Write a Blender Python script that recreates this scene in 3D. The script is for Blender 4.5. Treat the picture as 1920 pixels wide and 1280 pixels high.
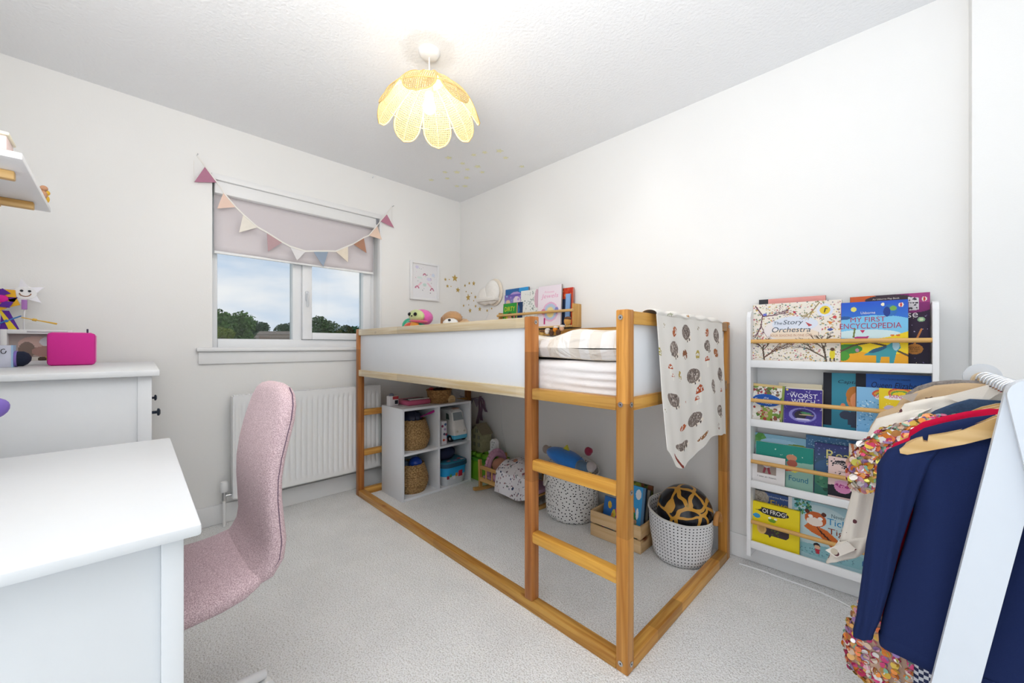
import bpy, bmesh, math, random
import numpy as np
from mathutils import Vector, Matrix, Euler

for o in list(bpy.data.objects):
    bpy.data.objects.remove(o, do_unlink=True)
SC = bpy.context.scene
COL = SC.collection
PI = math.pi

# ------------------------------------------------------------------ camera
CAMZ = 1.044
F_PX = 729.0
HOR = 648.0
cam_d = bpy.data.cameras.new('camera')
cam = bpy.data.objects.new('camera', cam_d)
COL.objects.link(cam)
cam.location = (0, 0, CAMZ)
cam.rotation_euler = (PI / 2, 0, PI / 4)
cam_d.sensor_width = 36.0
cam_d.lens = 36.0 * F_PX / 1920.0
cam_d.shift_y = (HOR - 640.0) / 1920.0
cam_d.clip_start = 0.02
cam_d.clip_end = 200
SC.camera = cam

# ------------------------------------------------------------------ sky
W = bpy.data.worlds.new('sky')
SC.world = W
W.use_nodes = True
wn, wl = W.node_tree.nodes, W.node_tree.links
wn.clear()
w_out = wn.new('ShaderNodeOutputWorld')
w_bg = wn.new('ShaderNodeBackground')
w_tc = wn.new('ShaderNodeTexCoord')
w_map = wn.new('ShaderNodeMapping')
w_map.inputs['Scale'].default_value = (1.0, 1.0, 3.2)
w_noise = wn.new('ShaderNodeTexNoise')
w_noise.inputs['Scale'].default_value = 2.6
w_noise.inputs['Detail'].default_value = 6
w_ramp = wn.new('ShaderNodeValToRGB')
w_ramp.color_ramp.elements[0].position = 0.40
w_ramp.color_ramp.elements[0].color = (0.50, 0.66, 0.86, 1)
w_ramp.color_ramp.elements[1].position = 0.60
w_ramp.color_ramp.elements[1].color = (0.97, 0.97, 0.97, 1)
wl.new(w_tc.outputs['Generated'], w_map.inputs['Vector'])
wl.new(w_map.outputs['Vector'], w_noise.inputs['Vector'])
wl.new(w_noise.outputs['Fac'], w_ramp.inputs['Fac'])
wl.new(w_ramp.outputs['Color'], w_bg.inputs['Color'])
wl.new(w_bg.outputs['Background'], w_out.inputs['Surface'])
w_bg.inputs['Strength'].default_value = 1.15

# added soft fill aimed up at the ceiling beside the camera, to brighten the room
bl_d = bpy.data.lights.new('bounce_fill', 'AREA')
bl_d.shape = 'SQUARE'; bl_d.size = .7; bl_d.energy = 22.5; bl_d.color = (1.0, .985, .965)
bl_o = bpy.data.objects.new('bounce_fill', bl_d); COL.objects.link(bl_o)
bl_o.location = (-.25, -.1, 1.5)
bl_o.rotation_euler = Vector((-.2, .12, .97)).to_track_quat('-Z', 'Y').to_euler()
BULB_POWER = 5.0          # watts given off by the bulb of the pendant lamp
SC.view_settings.view_transform = 'Standard'
SC.view_settings.look = 'None'
SC.view_settings.exposure = 0.68
SC.view_settings.gamma = 1.0
SC.view_settings.use_curve_mapping = False

# ------------------------------------------------------------------ helpers
def ray(u, v):
    r = (u - 960.0) / F_PX
    s = (HOR - v) / F_PX
    k = math.sqrt(0.5)
    return Vector((k * (r - 1), k * (r + 1), s))
CAMP = Vector((0, 0, CAMZ))
def onX(u, v, X):
    d = ray(u, v); return CAMP + d * (X / d.x)
def onY(u, v, Y):
    d = ray(u, v); return CAMP + d * (Y / d.y)
def onZ(u, v, Z):
    d = ray(u, v); return CAMP + d * ((Z - CAMZ) / d.z)

def lin(c):
    if isinstance(c, str):
        c = c.lstrip('#')
        c = [int(c[i:i + 2], 16) / 255 for i in (0, 2, 4)]
        c = [x / 12.92 if x <= 0.04045 else ((x + 0.055) / 1.055) ** 2.4 for x in c]
    return (c[0], c[1], c[2], 1.0)

MATS = {}
def mat(name, col, rough=0.6, metal=0.0, noise=0.06, nscale=30.0, bump=0.0, bscale=200.0, spec=0.35,
        emit=None, estr=0.0, trans=0.0, alpha=1.0, sheen=0.0):
    if name in MATS: return MATS[name]
    m = bpy.data.materials.new(name); m.use_nodes = True
    n, l = m.node_tree.nodes, m.node_tree.links
    b = n['Principled BSDF']
    c = lin(col)
    tc = n.new('ShaderNodeTexCoord')
    nz = n.new('ShaderNodeTexNoise'); nz.inputs['Scale'].default_value = nscale; nz.inputs['Detail'].default_value = 3
    l.new(tc.outputs['Object'], nz.inputs['Vector'])
    mx = n.new('ShaderNodeMix'); mx.data_type = 'RGBA'
    mx.inputs[6].default_value = tuple(max(0, x * (1 - noise)) for x in c[:3]) + (1,)
    mx.inputs[7].default_value = tuple(min(1, x * (1 + noise)) for x in c[:3]) + (1,)
    l.new(nz.outputs['Fac'], mx.inputs[0])
    l.new(mx.outputs[2], b.inputs['Base Color'])
    b.inputs['Roughness'].default_value = rough
    b.inputs['Metallic'].default_value = metal
    b.inputs['Specular IOR Level'].default_value = spec
    b.inputs['Transmission Weight'].default_value = trans
    b.inputs['Alpha'].default_value = alpha
    if sheen: b.inputs['Sheen Weight'].default_value = sheen
    if emit:
        b.inputs['Emission Color'].default_value = lin(emit); b.inputs['Emission Strength'].default_value = estr
    if bump:
        n2 = n.new('ShaderNodeTexNoise'); n2.inputs['Scale'].default_value = bscale; n2.inputs['Detail'].default_value = 4
        l.new(tc.outputs['Object'], n2.inputs['Vector'])
        bp = n.new('ShaderNodeBump'); bp.inputs['Strength'].default_value = bump; bp.inputs['Distance'].default_value = 0.01
        l.new(n2.outputs['Fac'], bp.inputs['Height']); l.new(bp.outputs['Normal'], b.inputs['Normal'])
    MATS[name] = m
    return m

def wood(name, axis, base, dark, seg=0.0, rough=0.38, knots=True, fine=1.0):
    """pine: grain stretched along one axis, optional finger-jointed lengths of different tone, a few knots"""
    if name in MATS: return MATS[name]
    m = bpy.data.materials.new(name); m.use_nodes = True
    n, l = m.node_tree.nodes, m.node_tree.links
    b = n['Principled BSDF']
    tc = n.new('ShaderNodeTexCoord')
    mp = n.new('ShaderNodeMapping')
    s = [38.0 * fine] * 3; s['XYZ'.index(axis)] = 1.6
    mp.inputs['Scale'].default_value = s
    l.new(tc.outputs['Object'], mp.inputs['Vector'])
    nz = n.new('ShaderNodeTexNoise'); nz.inputs['Scale'].default_value = 1.3; nz.inputs['Detail'].default_value = 3
    nz.inputs['Distortion'].default_value = 0.6
    l.new(mp.outputs['Vector'], nz.inputs['Vector'])
    rp = n.new('ShaderNodeValToRGB')
    rp.color_ramp.elements[0].position = 0.36; rp.color_ramp.elements[0].color = lin(dark)
    rp.color_ramp.elements[1].position = 0.62; rp.color_ramp.elements[1].color = lin(base)
    l.new(nz.outputs['Fac'], rp.inputs['Fac'])
    col = rp.outputs['Color']
    if seg:
        sp = n.new('ShaderNodeSeparateXYZ'); l.new(tc.outputs['Object'], sp.inputs[0])
        dv = n.new('ShaderNodeMath'); dv.operation = 'DIVIDE'; dv.inputs[1].default_value = seg
        l.new(sp.outputs['XYZ'.index(axis)], dv.inputs[0])
        fl = n.new('ShaderNodeMath'); fl.operation = 'FLOOR'; l.new(dv.outputs[0], fl.inputs[0])
        wv = n.new('ShaderNodeTexWhiteNoise'); wv.noise_dimensions = '1D'; l.new(fl.outputs[0], wv.inputs['W'])
        hs = n.new('ShaderNodeHueSaturation')
        mr = n.new('ShaderNodeMapRange'); mr.inputs[3].default_value = 0.72; mr.inputs[4].default_value = 1.18
        l.new(wv.outputs['Value'], mr.inputs[0]); l.new(mr.outputs[0], hs.inputs['Value'])
        l.new(col, hs.inputs['Color']); col = hs.outputs['Color']
    if knots:
        vm = n.new('ShaderNodeMapping'); vs = [9.0] * 3; vs['XYZ'.index(axis)] = 4.5
        vm.inputs['Scale'].default_value = vs
        l.new(tc.outputs['Object'], vm.inputs['Vector'])
        vo = n.new('ShaderNodeTexVoronoi'); vo.inputs['Scale'].default_value = 0.8
        l.new(vm.outputs['Vector'], vo.inputs['Vector'])
        kr = n.new('ShaderNodeValToRGB')
        kr.color_ramp.elements[0].position = 0.05; kr.color_ramp.elements[0].color = (1, 1, 1, 1)
        kr.color_ramp.elements[1].position = 0.13; kr.color_ramp.elements[1].color = (0, 0, 0, 1)
        l.new(vo.outputs['Distance'], kr.inputs['Fac'])
        mx = n.new('ShaderNodeMix'); mx.data_type = 'RGBA'
        l.new(kr.outputs['Color'], mx.inputs[0]); l.new(col, mx.inputs[6])
        mx.inputs[7].default_value = lin('#7a3d1c')
        col = mx.outputs[2]
    l.new(col, b.inputs['Base Color'])
    b.inputs['Roughness'].default_value = rough
    b.inputs['Specular IOR Level'].default_value = 0.3
    MATS[name] = m
    return m

def paintmat(name='printed_surface', rough=0.45, bump=0.0):
    if name in MATS: return MATS[name]
    m = bpy.data.materials.new(name); m.use_nodes = True
    n, l = m.node_tree.nodes, m.node_tree.links
    a = n.new('ShaderNodeVertexColor'); a.layer_name = 'print'
    b = n['Principled BSDF']
    l.new(a.outputs['Color'], b.inputs['Base Color'])
    b.inputs['Roughness'].default_value = rough
    b.inputs['Specular IOR Level'].default_value = 0.3
    if bump:
        tc = n.new('ShaderNodeTexCoord'); n2 = n.new('ShaderNodeTexNoise'); n2.inputs['Scale'].default_value = 500
        l.new(tc.outputs['Object'], n2.inputs['Vector'])
        bp = n.new('ShaderNodeBump'); bp.inputs['Strength'].default_value = bump; bp.inputs['Distance'].default_value = 0.003
        l.new(n2.outputs['Fac'], bp.inputs['Height']); l.new(bp.outputs['Normal'], b.inputs['Normal'])
    MATS[name] = m
    return m

class MB:
    """collects geometry (world coordinates) for ONE mesh object"""
    def __init__(s):
        s.v = []; s.f = []; s.uv = None; s.cols = None
    def add(s, vs, fs):
        o = len(s.v); s.v += [tuple(p) for p in vs]; s.f += [tuple(i + o for i in f) for f in fs]; return s
    def box(s, a, b, m=None):
        x0, y0, z0 = a; x1, y1, z1 = b
        vs = [(x, y, z) for z in (z0, z1) for y in (y0, y1) for x in (x0, x1)]
        if m is not None: vs = [m @ Vector(p) for p in vs]
        return s.add(vs, [(0, 2, 3, 1), (4, 5, 7, 6), (0, 1, 5, 4), (2, 6, 7, 3), (0, 4, 6, 2), (1, 3, 7, 5)])
    def cbox(s, a, b, c=0.003, m=None):
        """box with chamfered edges"""
        a = Vector(a); b = Vector(b); ce = (a + b) / 2; h = (b - a) / 2
        bm = bmesh.new(); bmesh.ops.create_cube(bm, size=2)
        for v in bm.verts: v.co = Vector((v.co.x * h.x, v.co.y * h.y, v.co.z * h.z)) + ce
        c = min(c, h.x * .9, h.y * .9, h.z * .9)
        bmesh.ops.bevel(bm, geom=bm.edges[:], offset=c, segments=2, profile=0.5, affect='EDGES')
        if m is not None: bmesh.ops.transform(bm, matrix=m, verts=bm.verts)
        return s.bm(bm)
    def bm(s, bm):
        bm.verts.index_update()
        s.add([v.co[:] for v in bm.verts], [[v.index for v in f.verts] for f in bm.faces]); bm.free(); return s
    def tube(s, pts, r, n=10, cap=True):
        pts = [Vector(p) for p in pts]
        k = len(pts); rs = r if isinstance(r, (list, tuple)) else [r] * k
        t0 = (pts[1] - pts[0]).normalized()
        up = Vector((0, 0, 1)) if abs(t0.z) < .9 else Vector((1, 0, 0))
        nx = t0.cross(up).normalized()
        vs = []
        for i, p in enumerate(pts):
            t = (pts[min(i + 1, k - 1)] - pts[max(i - 1, 0)]).normalized()
            nx = (nx - t * nx.dot(t)).normalized(); ny = t.cross(nx)
            for j in range(n):
                a = 2 * PI * j / n
                vs.append(p + (nx * math.cos(a) + ny * math.sin(a)) * rs[i])
        fs = [(i * n + j, i * n + (j + 1) % n, (i + 1) * n + (j + 1) % n, (i + 1) * n + j) for i in range(k - 1) for j in range(n)]
        if cap: fs += [tuple(range(n - 1, -1, -1)), tuple((k - 1) * n + j for j in range(n))]
        return s.add(vs, fs)
    def lathe(s, c, prof, n=32, cap=True, fn=None):
        """prof: (radius, z) from bottom up"""
        c = Vector(c); vs = []
        for i, (r, z) in enumerate(prof):
            for j in range(n):
                a = 2 * PI * j / n
                rr = r * (fn(a, z) if fn else 1.0)
                vs.append((c.x + rr * math.cos(a), c.y + rr * math.sin(a), c.z + z))
        k = len(prof)
        fs = [(i * n + j, i * n + (j + 1) % n, (i + 1) * n + (j + 1) % n, (i + 1) * n + j) for i in range(k - 1) for j in range(n)]
        if cap: fs += [tuple(range(n - 1, -1, -1)), tuple((k - 1) * n + j for j in range(n))]
        return s.add(vs, fs)
    def blob(s, c, r, rot=(0, 0, 0), n=16, m=10, fn=None):
        c = Vector(c)
        if not isinstance(r, (tuple, list)): r = (r, r, r)
        R = Euler(rot).to_matrix(); vs = []; fs = []
        for i in range(m + 1):
            th = PI * i / m
            for j in range(n):
                ph = 2 * PI * j / n
                d = Vector((math.sin(th) * math.cos(ph), math.sin(th) * math.sin(ph), math.cos(th)))
                k = fn(d) if fn else 1.0
                vs.append(c + R @ Vector((d.x * r[0] * k, d.y * r[1] * k, d.z * r[2] * k)))
        for i in range(m):
            for j in range(n):
                a, b2 = i * n + j, i * n + (j + 1) % n
                fs.append((a, a + n, b2 + n, b2))
        return s.add(vs, fs)
    def prism(s, poly, d):
        """poly: list of 3d points, d: extrusion vector"""
        n = len(poly); d = Vector(d)
        vs = [Vector(p) for p in poly] + [Vector(p) + d for p in poly]
        fs = [tuple(range(n)), tuple(range(2 * n - 1, n - 1, -1))] + [(i, i + n, (i + 1) % n + n, (i + 1) % n) for i in range(n)]
        return s.add(vs, fs)
    def grid(s, fn, nu, nv):
        vs = [fn(i / nu, j / nv) for j in range(nv + 1) for i in range(nu + 1)]
        fs = [(j * (nu + 1) + i, j * (nu + 1) + i + 1, (j + 1) * (nu + 1) + i + 1, (j + 1) * (nu + 1) + i) for j in range(nv) for i in range(nu)]
        return s.add(vs, fs)
    def loft(s, rings, cap=True):
        n = len(rings[0]); k = len(rings)
        vs = [p for r in rings for p in r]
        fs = [(i * n + j, i * n + (j + 1) % n, (i + 1) * n + (j + 1) % n, (i + 1) * n + j) for i in range(k - 1) for j in range(n)]
        if cap: fs += [tuple(range(n - 1, -1, -1)), tuple((k - 1) * n + j for j in range(n))]
        return s.add(vs, fs)

def mesh_of(name, mb, inv=None, smooth=False, fix=True):
    me = bpy.data.meshes.new(name)
    vs = mb.v if inv is None else [tuple(inv @ Vector(p)) for p in mb.v]
    me.from_pydata(vs, [], mb.f)
    if fix:
        bm = bmesh.new(); bm.from_mesh(me)
        bmesh.ops.recalc_face_normals(bm, faces=bm.faces); bm.to_mesh(me); bm.free()
    if smooth:
        me.polygons.foreach_set('use_smooth', [True] * len(me.polygons))
        if smooth != 'all':
            try: me.set_sharp_from_angle(angle=math.radians(40))
            except Exception: pass
    me.update()
    return me

def obj(name, mb, m, parent=None, smooth=True, label=None, cat=None, group=None, kind=None, fix=True):
    inv = None; loc = None
    if parent is not None:
        inv = wm(parent).inverted()
    else:
        xs = np.array(mb.v); lo, hi = xs.min(0), xs.max(0)
        loc = Vector(((lo[0] + hi[0]) / 2, (lo[1] + hi[1]) / 2, lo[2]))
        inv = Matrix.Translation(-loc)
    me = mesh_of(name, mb, inv, smooth, fix)
    if mb.cols is not None:
        at = me.color_attributes.new('print', 'FLOAT_COLOR', 'CORNER')
        cc = np.asarray(mb.cols, dtype=np.float32)
        ls = np.empty(len(me.polygons), dtype=np.int32); me.polygons.foreach_get('loop_total', ls)
        at.data.foreach_set('color', np.repeat(cc, ls, axis=0).ravel())
    if mb.uv is not None:
        ul = me.uv_layers.new(name='UVMap')
        uvs = np.asarray(mb.uv, dtype=np.float32)
        li = np.empty(len(me.loops), dtype=np.int32); me.loops.foreach_get('vertex_index', li)
        ul.data.foreach_set('uv', uvs[li].ravel())
    o = bpy.data.objects.new(name, me)
    COL.objects.link(o)
    if m is not None:
        me.materials.append(m)
    if parent is not None: o.parent = parent
    else: o.location = loc
    tag(o, label, cat, group, kind)
    return o

def wm(o):
    m = Matrix.LocRotScale(o.location, o.rotation_euler, o.scale)
    return wm(o.parent) @ m if o.parent else m

def tag(o, label=None, cat=None, group=None, kind=None):
    if label: o['label'] = label
    if cat: o['category'] = cat
    if group: o['group'] = group
    if kind: o['kind'] = kind
    return o

def thing(name, label, cat, loc, rotz=0.0, group=None, rot=None):
    o = bpy.data.objects.new(name, None)
    o.empty_display_size = 0.05
    COL.objects.link(o)
    o.location = loc
    o.rotation_euler = rot if rot else (0, 0, rotz)
    return tag(o, label, cat, group)

def dup(root, loc, rotz=None, label=None):
    r = root.copy(); COL.objects.link(r); r.location = loc
    if rotz is not None: r.rotation_euler = (0, 0, rotz)
    if label: r['label'] = label
    for ch in list(root.children):
        c = ch.copy(); COL.objects.link(c); c.parent = r
        for g in list(ch.children):
            e = g.copy(); COL.objects.link(e); e.parent = c
    return r

def lettering(body, parent, M, x0, z0, x1, z1, m, name='lettering', lift=0.0006, shear=0.0, fit=True):
    """flat printed words: mesh glyphs placed in the box x0..x1, z0..z1 of the sheet given by M (x right, y out, z up)"""
    cu = bpy.data.curves.new('t', 'FONT'); cu.body = body; cu.align_x = 'LEFT'; cu.resolution_u = 3; cu.shear = shear
    to = bpy.data.objects.new('t', cu); COL.objects.link(to)
    dg = bpy.context.evaluated_depsgraph_get()
    me = bpy.data.meshes.new_from_object(to.evaluated_get(dg))
    bpy.data.objects.remove(to, do_unlink=True); bpy.data.curves.remove(cu)
    if len(me.vertices) == 0: return None
    co = np.array([v.co[:] for v in me.vertices]); lo, hi = co.min(0), co.max(0)
    sx = (x1 - x0) / max(1e-6, hi[0] - lo[0]); sz = (z1 - z0) / max(1e-6, hi[1] - lo[1])
    mb = MB()
    mb.v = [tuple(M @ Vector((x0 + (p[0] - lo[0]) * sx, -lift, z0 + (p[1] - lo[1]) * sz))) for p in co]
    mb.f = [tuple(p.vertices) for p in me.polygons]
    bpy.data.meshes.remove(me)
    return obj(name, mb, m, parent, smooth=False, fix=False)

def raster(nx, ny, layers, foot=0.0):
    U, V = np.meshgrid((np.arange(nx) + .5) / nx, (np.arange(ny) + .5) / ny)
    V = (V - foot) / (1 - foot)
    C = np.ones((ny, nx, 3))
    for L in layers:
        k = L[0]
        if k == 'bg': C[:] = lin(L[1])[:3]
        elif k == 'grad':
            a, b = np.array(lin(L[1])[:3]), np.array(lin(L[2])[:3]); C[:] = a + (b - a) * V[..., None]
        elif k == 'e':
            an = L[6] if len(L) > 6 else 0
            dx, dy = U - L[1], V - L[2]
            x = dx * math.cos(an) + dy * math.sin(an); y = -dx * math.sin(an) + dy * math.cos(an)
            C[(x / L[3]) ** 2 + (y / L[4]) ** 2 <= 1] = lin(L[5])[:3]
        elif k == 'r': C[(U >= L[1]) & (U <= L[3]) & (V >= L[2]) & (V <= L[4])] = lin(L[5])[:3]
        elif k == 'p':
            P = L[1]; ins = np.zeros(U.shape, bool)
            for (xa, ya), (xb, yb) in zip(P, P[1:] + P[:1]):
                if ya == yb: continue
                c = ((ya > V) != (yb > V)) & (U < (xb - xa) * (V - ya) / (yb - ya) + xa); ins ^= c
            C[ins] = lin(L[2])[:3]
        elif k == 'l':
            P = L[1]; asp = L[4] if len(L) > 4 else 1.0
            for (xa, ya), (xb, yb) in zip(P, P[1:]):
                ax, ay, bx, by = xa * asp, ya, xb * asp, yb
                dx, dy = bx - ax, by - ay; q = dx * dx + dy * dy + 1e-12
                t = np.clip(((U * asp - ax) * dx + (V - ay) * dy) / q, 0, 1)
                C[np.hypot(U * asp - ax - t * dx, V - ay - t * dy) <= L[2]] = lin(L[3])[:3]
        elif k == 'dots':
            rn = random.Random(L[5] if len(L) > 5 else 1); x0, y0, x1, y1 = L[4]
            asp = nx / ny
            for _ in range(L[1]):
                cx, cy = rn.uniform(x0, x1), rn.uniform(y0, y1); s = L[2] * rn.uniform(.6, 1.4)
                e = rn.uniform(.5, 1); an = rn.uniform(0, PI); dx, dy = (U - cx) * asp, V - cy
                x = dx * math.cos(an) + dy * math.sin(an); y = -dx * math.sin(an) + dy * math.cos(an)
                C[(x / s) ** 2 + (y / (s * e)) ** 2 <= 1] = lin(rn.choice(L[3]))[:3]
    return np.concatenate([C.reshape(-1, 3), np.ones((nx * ny, 1))], axis=1)
# ================================================================== the room
WX, WY, CEIL = -2.83, 2.165, 2.344     # window wall, bed wall, ceiling height
M_WALL = mat('warm_white_wall_paint', '#f5f4f2', 0.85, noise=0.012, nscale=3, bump=0.04, bscale=180)
M_CEIL = mat('white_textured_ceiling', '#f3f4f6', 0.9, noise=0.01, nscale=3, bump=0.35, bscale=75)
M_TRIM = mat('white_gloss_trim', '#f3f3f3', 0.4, noise=0.01)
M_WHITE = mat('white_foil_furniture', '#f4f4f5', 0.35, noise=0.01)
M_PANELW = mat('white_bed_panel', '#eef0f4', 0.4, noise=0.01)
M_METAL = mat('brushed_steel', '#c9cacc', 0.25, metal=1.0)

def carpet():
    m = bpy.data.materials.new('pale_grey_carpet'); m.use_nodes = True
    n, l = m.node_tree.nodes, m.node_tree.links; b = n['Principled BSDF']
    tc = n.new('ShaderNodeTexCoord')
    a = n.new('ShaderNodeTexNoise'); a.inputs['Scale'].default_value = 190; a.inputs['Detail'].default_value = 4; a.inputs['Roughness'].default_value = .7
    v = n.new('ShaderNodeTexVoronoi'); v.inputs['Scale'].default_value = 150
    w = n.new('ShaderNodeTexNoise'); w.inputs['Scale'].default_value = 5; w.inputs['Detail'].default_value = 3
    for q in (a, v, w): l.new(tc.outputs['Object'], q.inputs['Vector'])
    r = n.new('ShaderNodeValToRGB')
    r.color_ramp.elements[0].position = .36; r.color_ramp.elements[0].color = lin('#cbc7c2')
    r.color_ramp.elements[1].position = .52; r.color_ramp.elements[1].color = lin('#fdfdfc')
    l.new(a.outputs['Fac'], r.inputs['Fac'])
    hs = n.new('ShaderNodeHueSaturation'); mr = n.new('ShaderNodeMapRange')
    mr.inputs[1].default_value = .3; mr.inputs[2].default_value = .7; mr.inputs[3].default_value = .95; mr.inputs[4].default_value = 1.05
    l.new(w.outputs['Fac'], mr.inputs[0]); l.new(mr.outputs[0], hs.inputs['Value']); l.new(r.outputs['Color'], hs.inputs['Color'])
    l.new(hs.outputs['Color'], b.inputs['Base Color'])
    ad = n.new('ShaderNodeMath'); ad.operation = 'ADD'
    l.new(a.outputs['Fac'], ad.inputs[0]); l.new(v.outputs['Distance'], ad.inputs[1])
    bp = n.new('ShaderNodeBump'); bp.inputs['Strength'].default_value = .6; bp.inputs['Distance'].default_value = .007
    l.new(ad.outputs[0], bp.inputs['Height']); l.new(bp.outputs['Normal'], b.inputs['Normal'])
    b.inputs['Roughness'].default_value = .95; b.inputs['Specular IOR Level'].default_value = .1; b.inputs['Sheen Weight'].default_value = .2
    return m

obj('floor', MB().box((WX - .25, -.62, -.2), (.6, WY + .2, 0)), carpet(), smooth=False, kind='structure')
obj('ceiling', MB().box((WX - .25, -2.0, CEIL), (1.7, WY + .2, CEIL + .15)), M_CEIL, smooth=False, kind='structure')
obj('wall_back', MB().box((WX - .25, WY, 0), (1.5, WY + .2, CEIL)), M_WALL, smooth=False, kind='structure')
# boxed-in end of the bed wall, right of the bookcase
obj('wall_return', MB().box((.174, WY - .09, 0), (1.5, WY, CEIL)), M_WALL, smooth=False, kind='structure')
obj('wall_front', MB().box((WX - .25, -.62, 0), (-.75, -.43, CEIL)), M_WALL, smooth=False, kind='structure')
obj('unseen_wall_right', MB().box((1.15, -2.0, -.2), (1.3, WY - .09, CEIL)), M_WALL, smooth=False, kind='structure')  # unseen wall, added to cut the sky light coming in from the right
# window wall with its opening
OY0, OY1, OZ0, OZ1 = .366, 1.396, 1.03, 2.045
mb = MB()
mb.box((WX - .25, -.62, 0), (WX, OY0, CEIL)).box((WX - .25, OY1, 0), (WX, WY, CEIL))
mb.box((WX - .25, OY0, 0), (WX, OY1, OZ0 - .02)).box((WX - .25, OY0, OZ1), (WX, OY1, CEIL))
obj('wall_left', mb, M_WALL, smooth=False, kind='structure')
# skirting boards
def skirting(name, a, b):
    obj(name, MB().cbox(a, b, .006), M_TRIM, kind='structure')
skirting('baseboard_left', (WX, -.43, 0), (WX + .014, WY, .115))
skirting('baseboard_back', (WX + .014, WY - .014, 0), (.174, WY, .115))

# ------------------------------------------------------------------ window
FX = WX - .10                          # inner face of the window frame
win = thing('window_1', None, None, (FX, (OY0 + OY1) / 2, OZ0)); win['kind'] = 'structure'
M_UPVC = mat('white_window_plastic', '#f4f5f7', 0.3, noise=0.01)
def frame4(y0, y1, z0, z1, w, x0, x1, c=.006, wb=None):
    wb = wb or w
    return (MB().cbox((x0, y0, z0), (x1, y0 + w, z1), c).cbox((x0, y1 - w, z0), (x1, y1, z1), c)
            .cbox((x0, y0 + w, z0), (x1, y1 - w, z0 + wb), c).cbox((x0, y0 + w, z1 - w), (x1, y1 - w, z1), c))
obj('window_frame', frame4(OY0, OY1, OZ0 - .018, OZ1, .038, FX - .07, FX, wb=.075), M_UPVC, win)
obj('mullion', MB().cbox((FX - .07, .816, OZ0 + .05), (FX, .872, OZ1 - .038), .006), M_UPVC, win)
sash = obj('sash', frame4(.872, OY1 - .036, OZ0 + .058, OZ1 - .038, .062, FX - .055, FX + .022, wb=.048), M_UPVC, win)
hd = onX(577, 540, FX + .03)
obj('handle', MB().cbox((FX + .02, .888, 1.355), (FX + .034, .910, 1.42), .005)
    .cbox((FX + .034, .893, 1.31), (FX + .05, .906, 1.405), .005), mat('handle_grey_white', '#d7dade', .3), sash)
M_GLASS = bpy.data.materials.new('sky_dimming_glass'); M_GLASS.use_nodes = True
gn, gl = M_GLASS.node_tree.nodes, M_GLASS.node_tree.links
gn.clear(); go = gn.new('ShaderNodeOutputMaterial'); gt = gn.new('ShaderNodeBsdfTransparent'); gg = gn.new('ShaderNodeBsdfGlossy')
gg.inputs['Roughness'].default_value = .02; gm = gn.new('ShaderNodeMixShader'); gm.inputs[0].default_value = .04
gt.inputs['Color'].default_value = (.70, .71, .715, 1)  # grey tint added to hold down the brightness of the sky outside
gl.new(gt.outputs[0], gm.inputs[1]); gl.new(gg.outputs[0], gm.inputs[2]); gl.new(gm.outputs[0], go.inputs['Surface'])
obj('pane', MB().box((FX - .04, OY0 + .03, OZ0 + .05), (FX - .035, .82, OZ1 - .03)), M_GLASS, win, smooth=False)
obj('pane', MB().box((FX - .02, .925, OZ0 + .1), (FX - .015, OY1 - .09, OZ1 - .09)), M_GLASS, win, smooth=False)
obj('window_sill', MB().cbox((FX, OY0, OZ0 - .02), (WX, OY1, OZ0 - .001), .003).cbox((WX, OY0 - .075, OZ0 - .02), (WX + .035, OY1 + .075, OZ0 + .004), .008), M_TRIM, win)
obj('apron', MB().cbox((WX, OY0 - .065, OZ0 - .092), (WX + .014, OY1 + .065, OZ0 - .02), .004), M_TRIM, win)
obj('architrave', MB().cbox((WX - .06, OY0 - .004, OZ1 - .03), (WX + .008, OY1 + .004, OZ1 + .006), .004)
    .cbox((WX - .06, OY1 - .004, OZ0), (WX + .006, OY1 + .012, OZ1), .004), M_TRIM, win)

# roller blind inside the recess
BX = WX - .045
bl = thing('roller_blind', 'pale lilac grey roller blind half lowered over the window', 'blind', (BX, .88, 1.55))
BZ0, BZ1 = 1.604, OZ1 - .105
obj('cassette', MB().cbox((BX - .035, OY0 + .012, OZ1 - .105), (BX + .04, OY1 - .02, OZ1 - .03), .008), M_TRIM, bl)
def blindf(s, t):
    return (BX + .006 * math.sin(s * 3.1) * (1 - t), OY0 + .014 + s * (OY1 - OY0 - .05), BZ0 + t * (BZ1 - BZ0))
M_BLIND = mat('lilac_grey_blind_cloth', '#dcd5d8', .8, noise=.02, nscale=300)
mb = MB().grid(blindf, 20, 10)
fo = obj('fabric', mb, M_BLIND, bl); md = fo.modifiers.new('t', 'SOLIDIFY'); md.thickness = .0012
obj('bottom_bar', MB().cbox((BX - .006, OY0 + .014, BZ0 - .012), (BX + .006, OY1 - .036, BZ0 + .004), .003), M_TRIM, bl)
obj('bracket', MB().cbox((BX - .01, OY1 - .03, OZ1 - .075), (BX + .045, OY1 - .012, OZ1 - .02), .003), mat('bracket_grey', '#8d9096', .4), bl)

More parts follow.
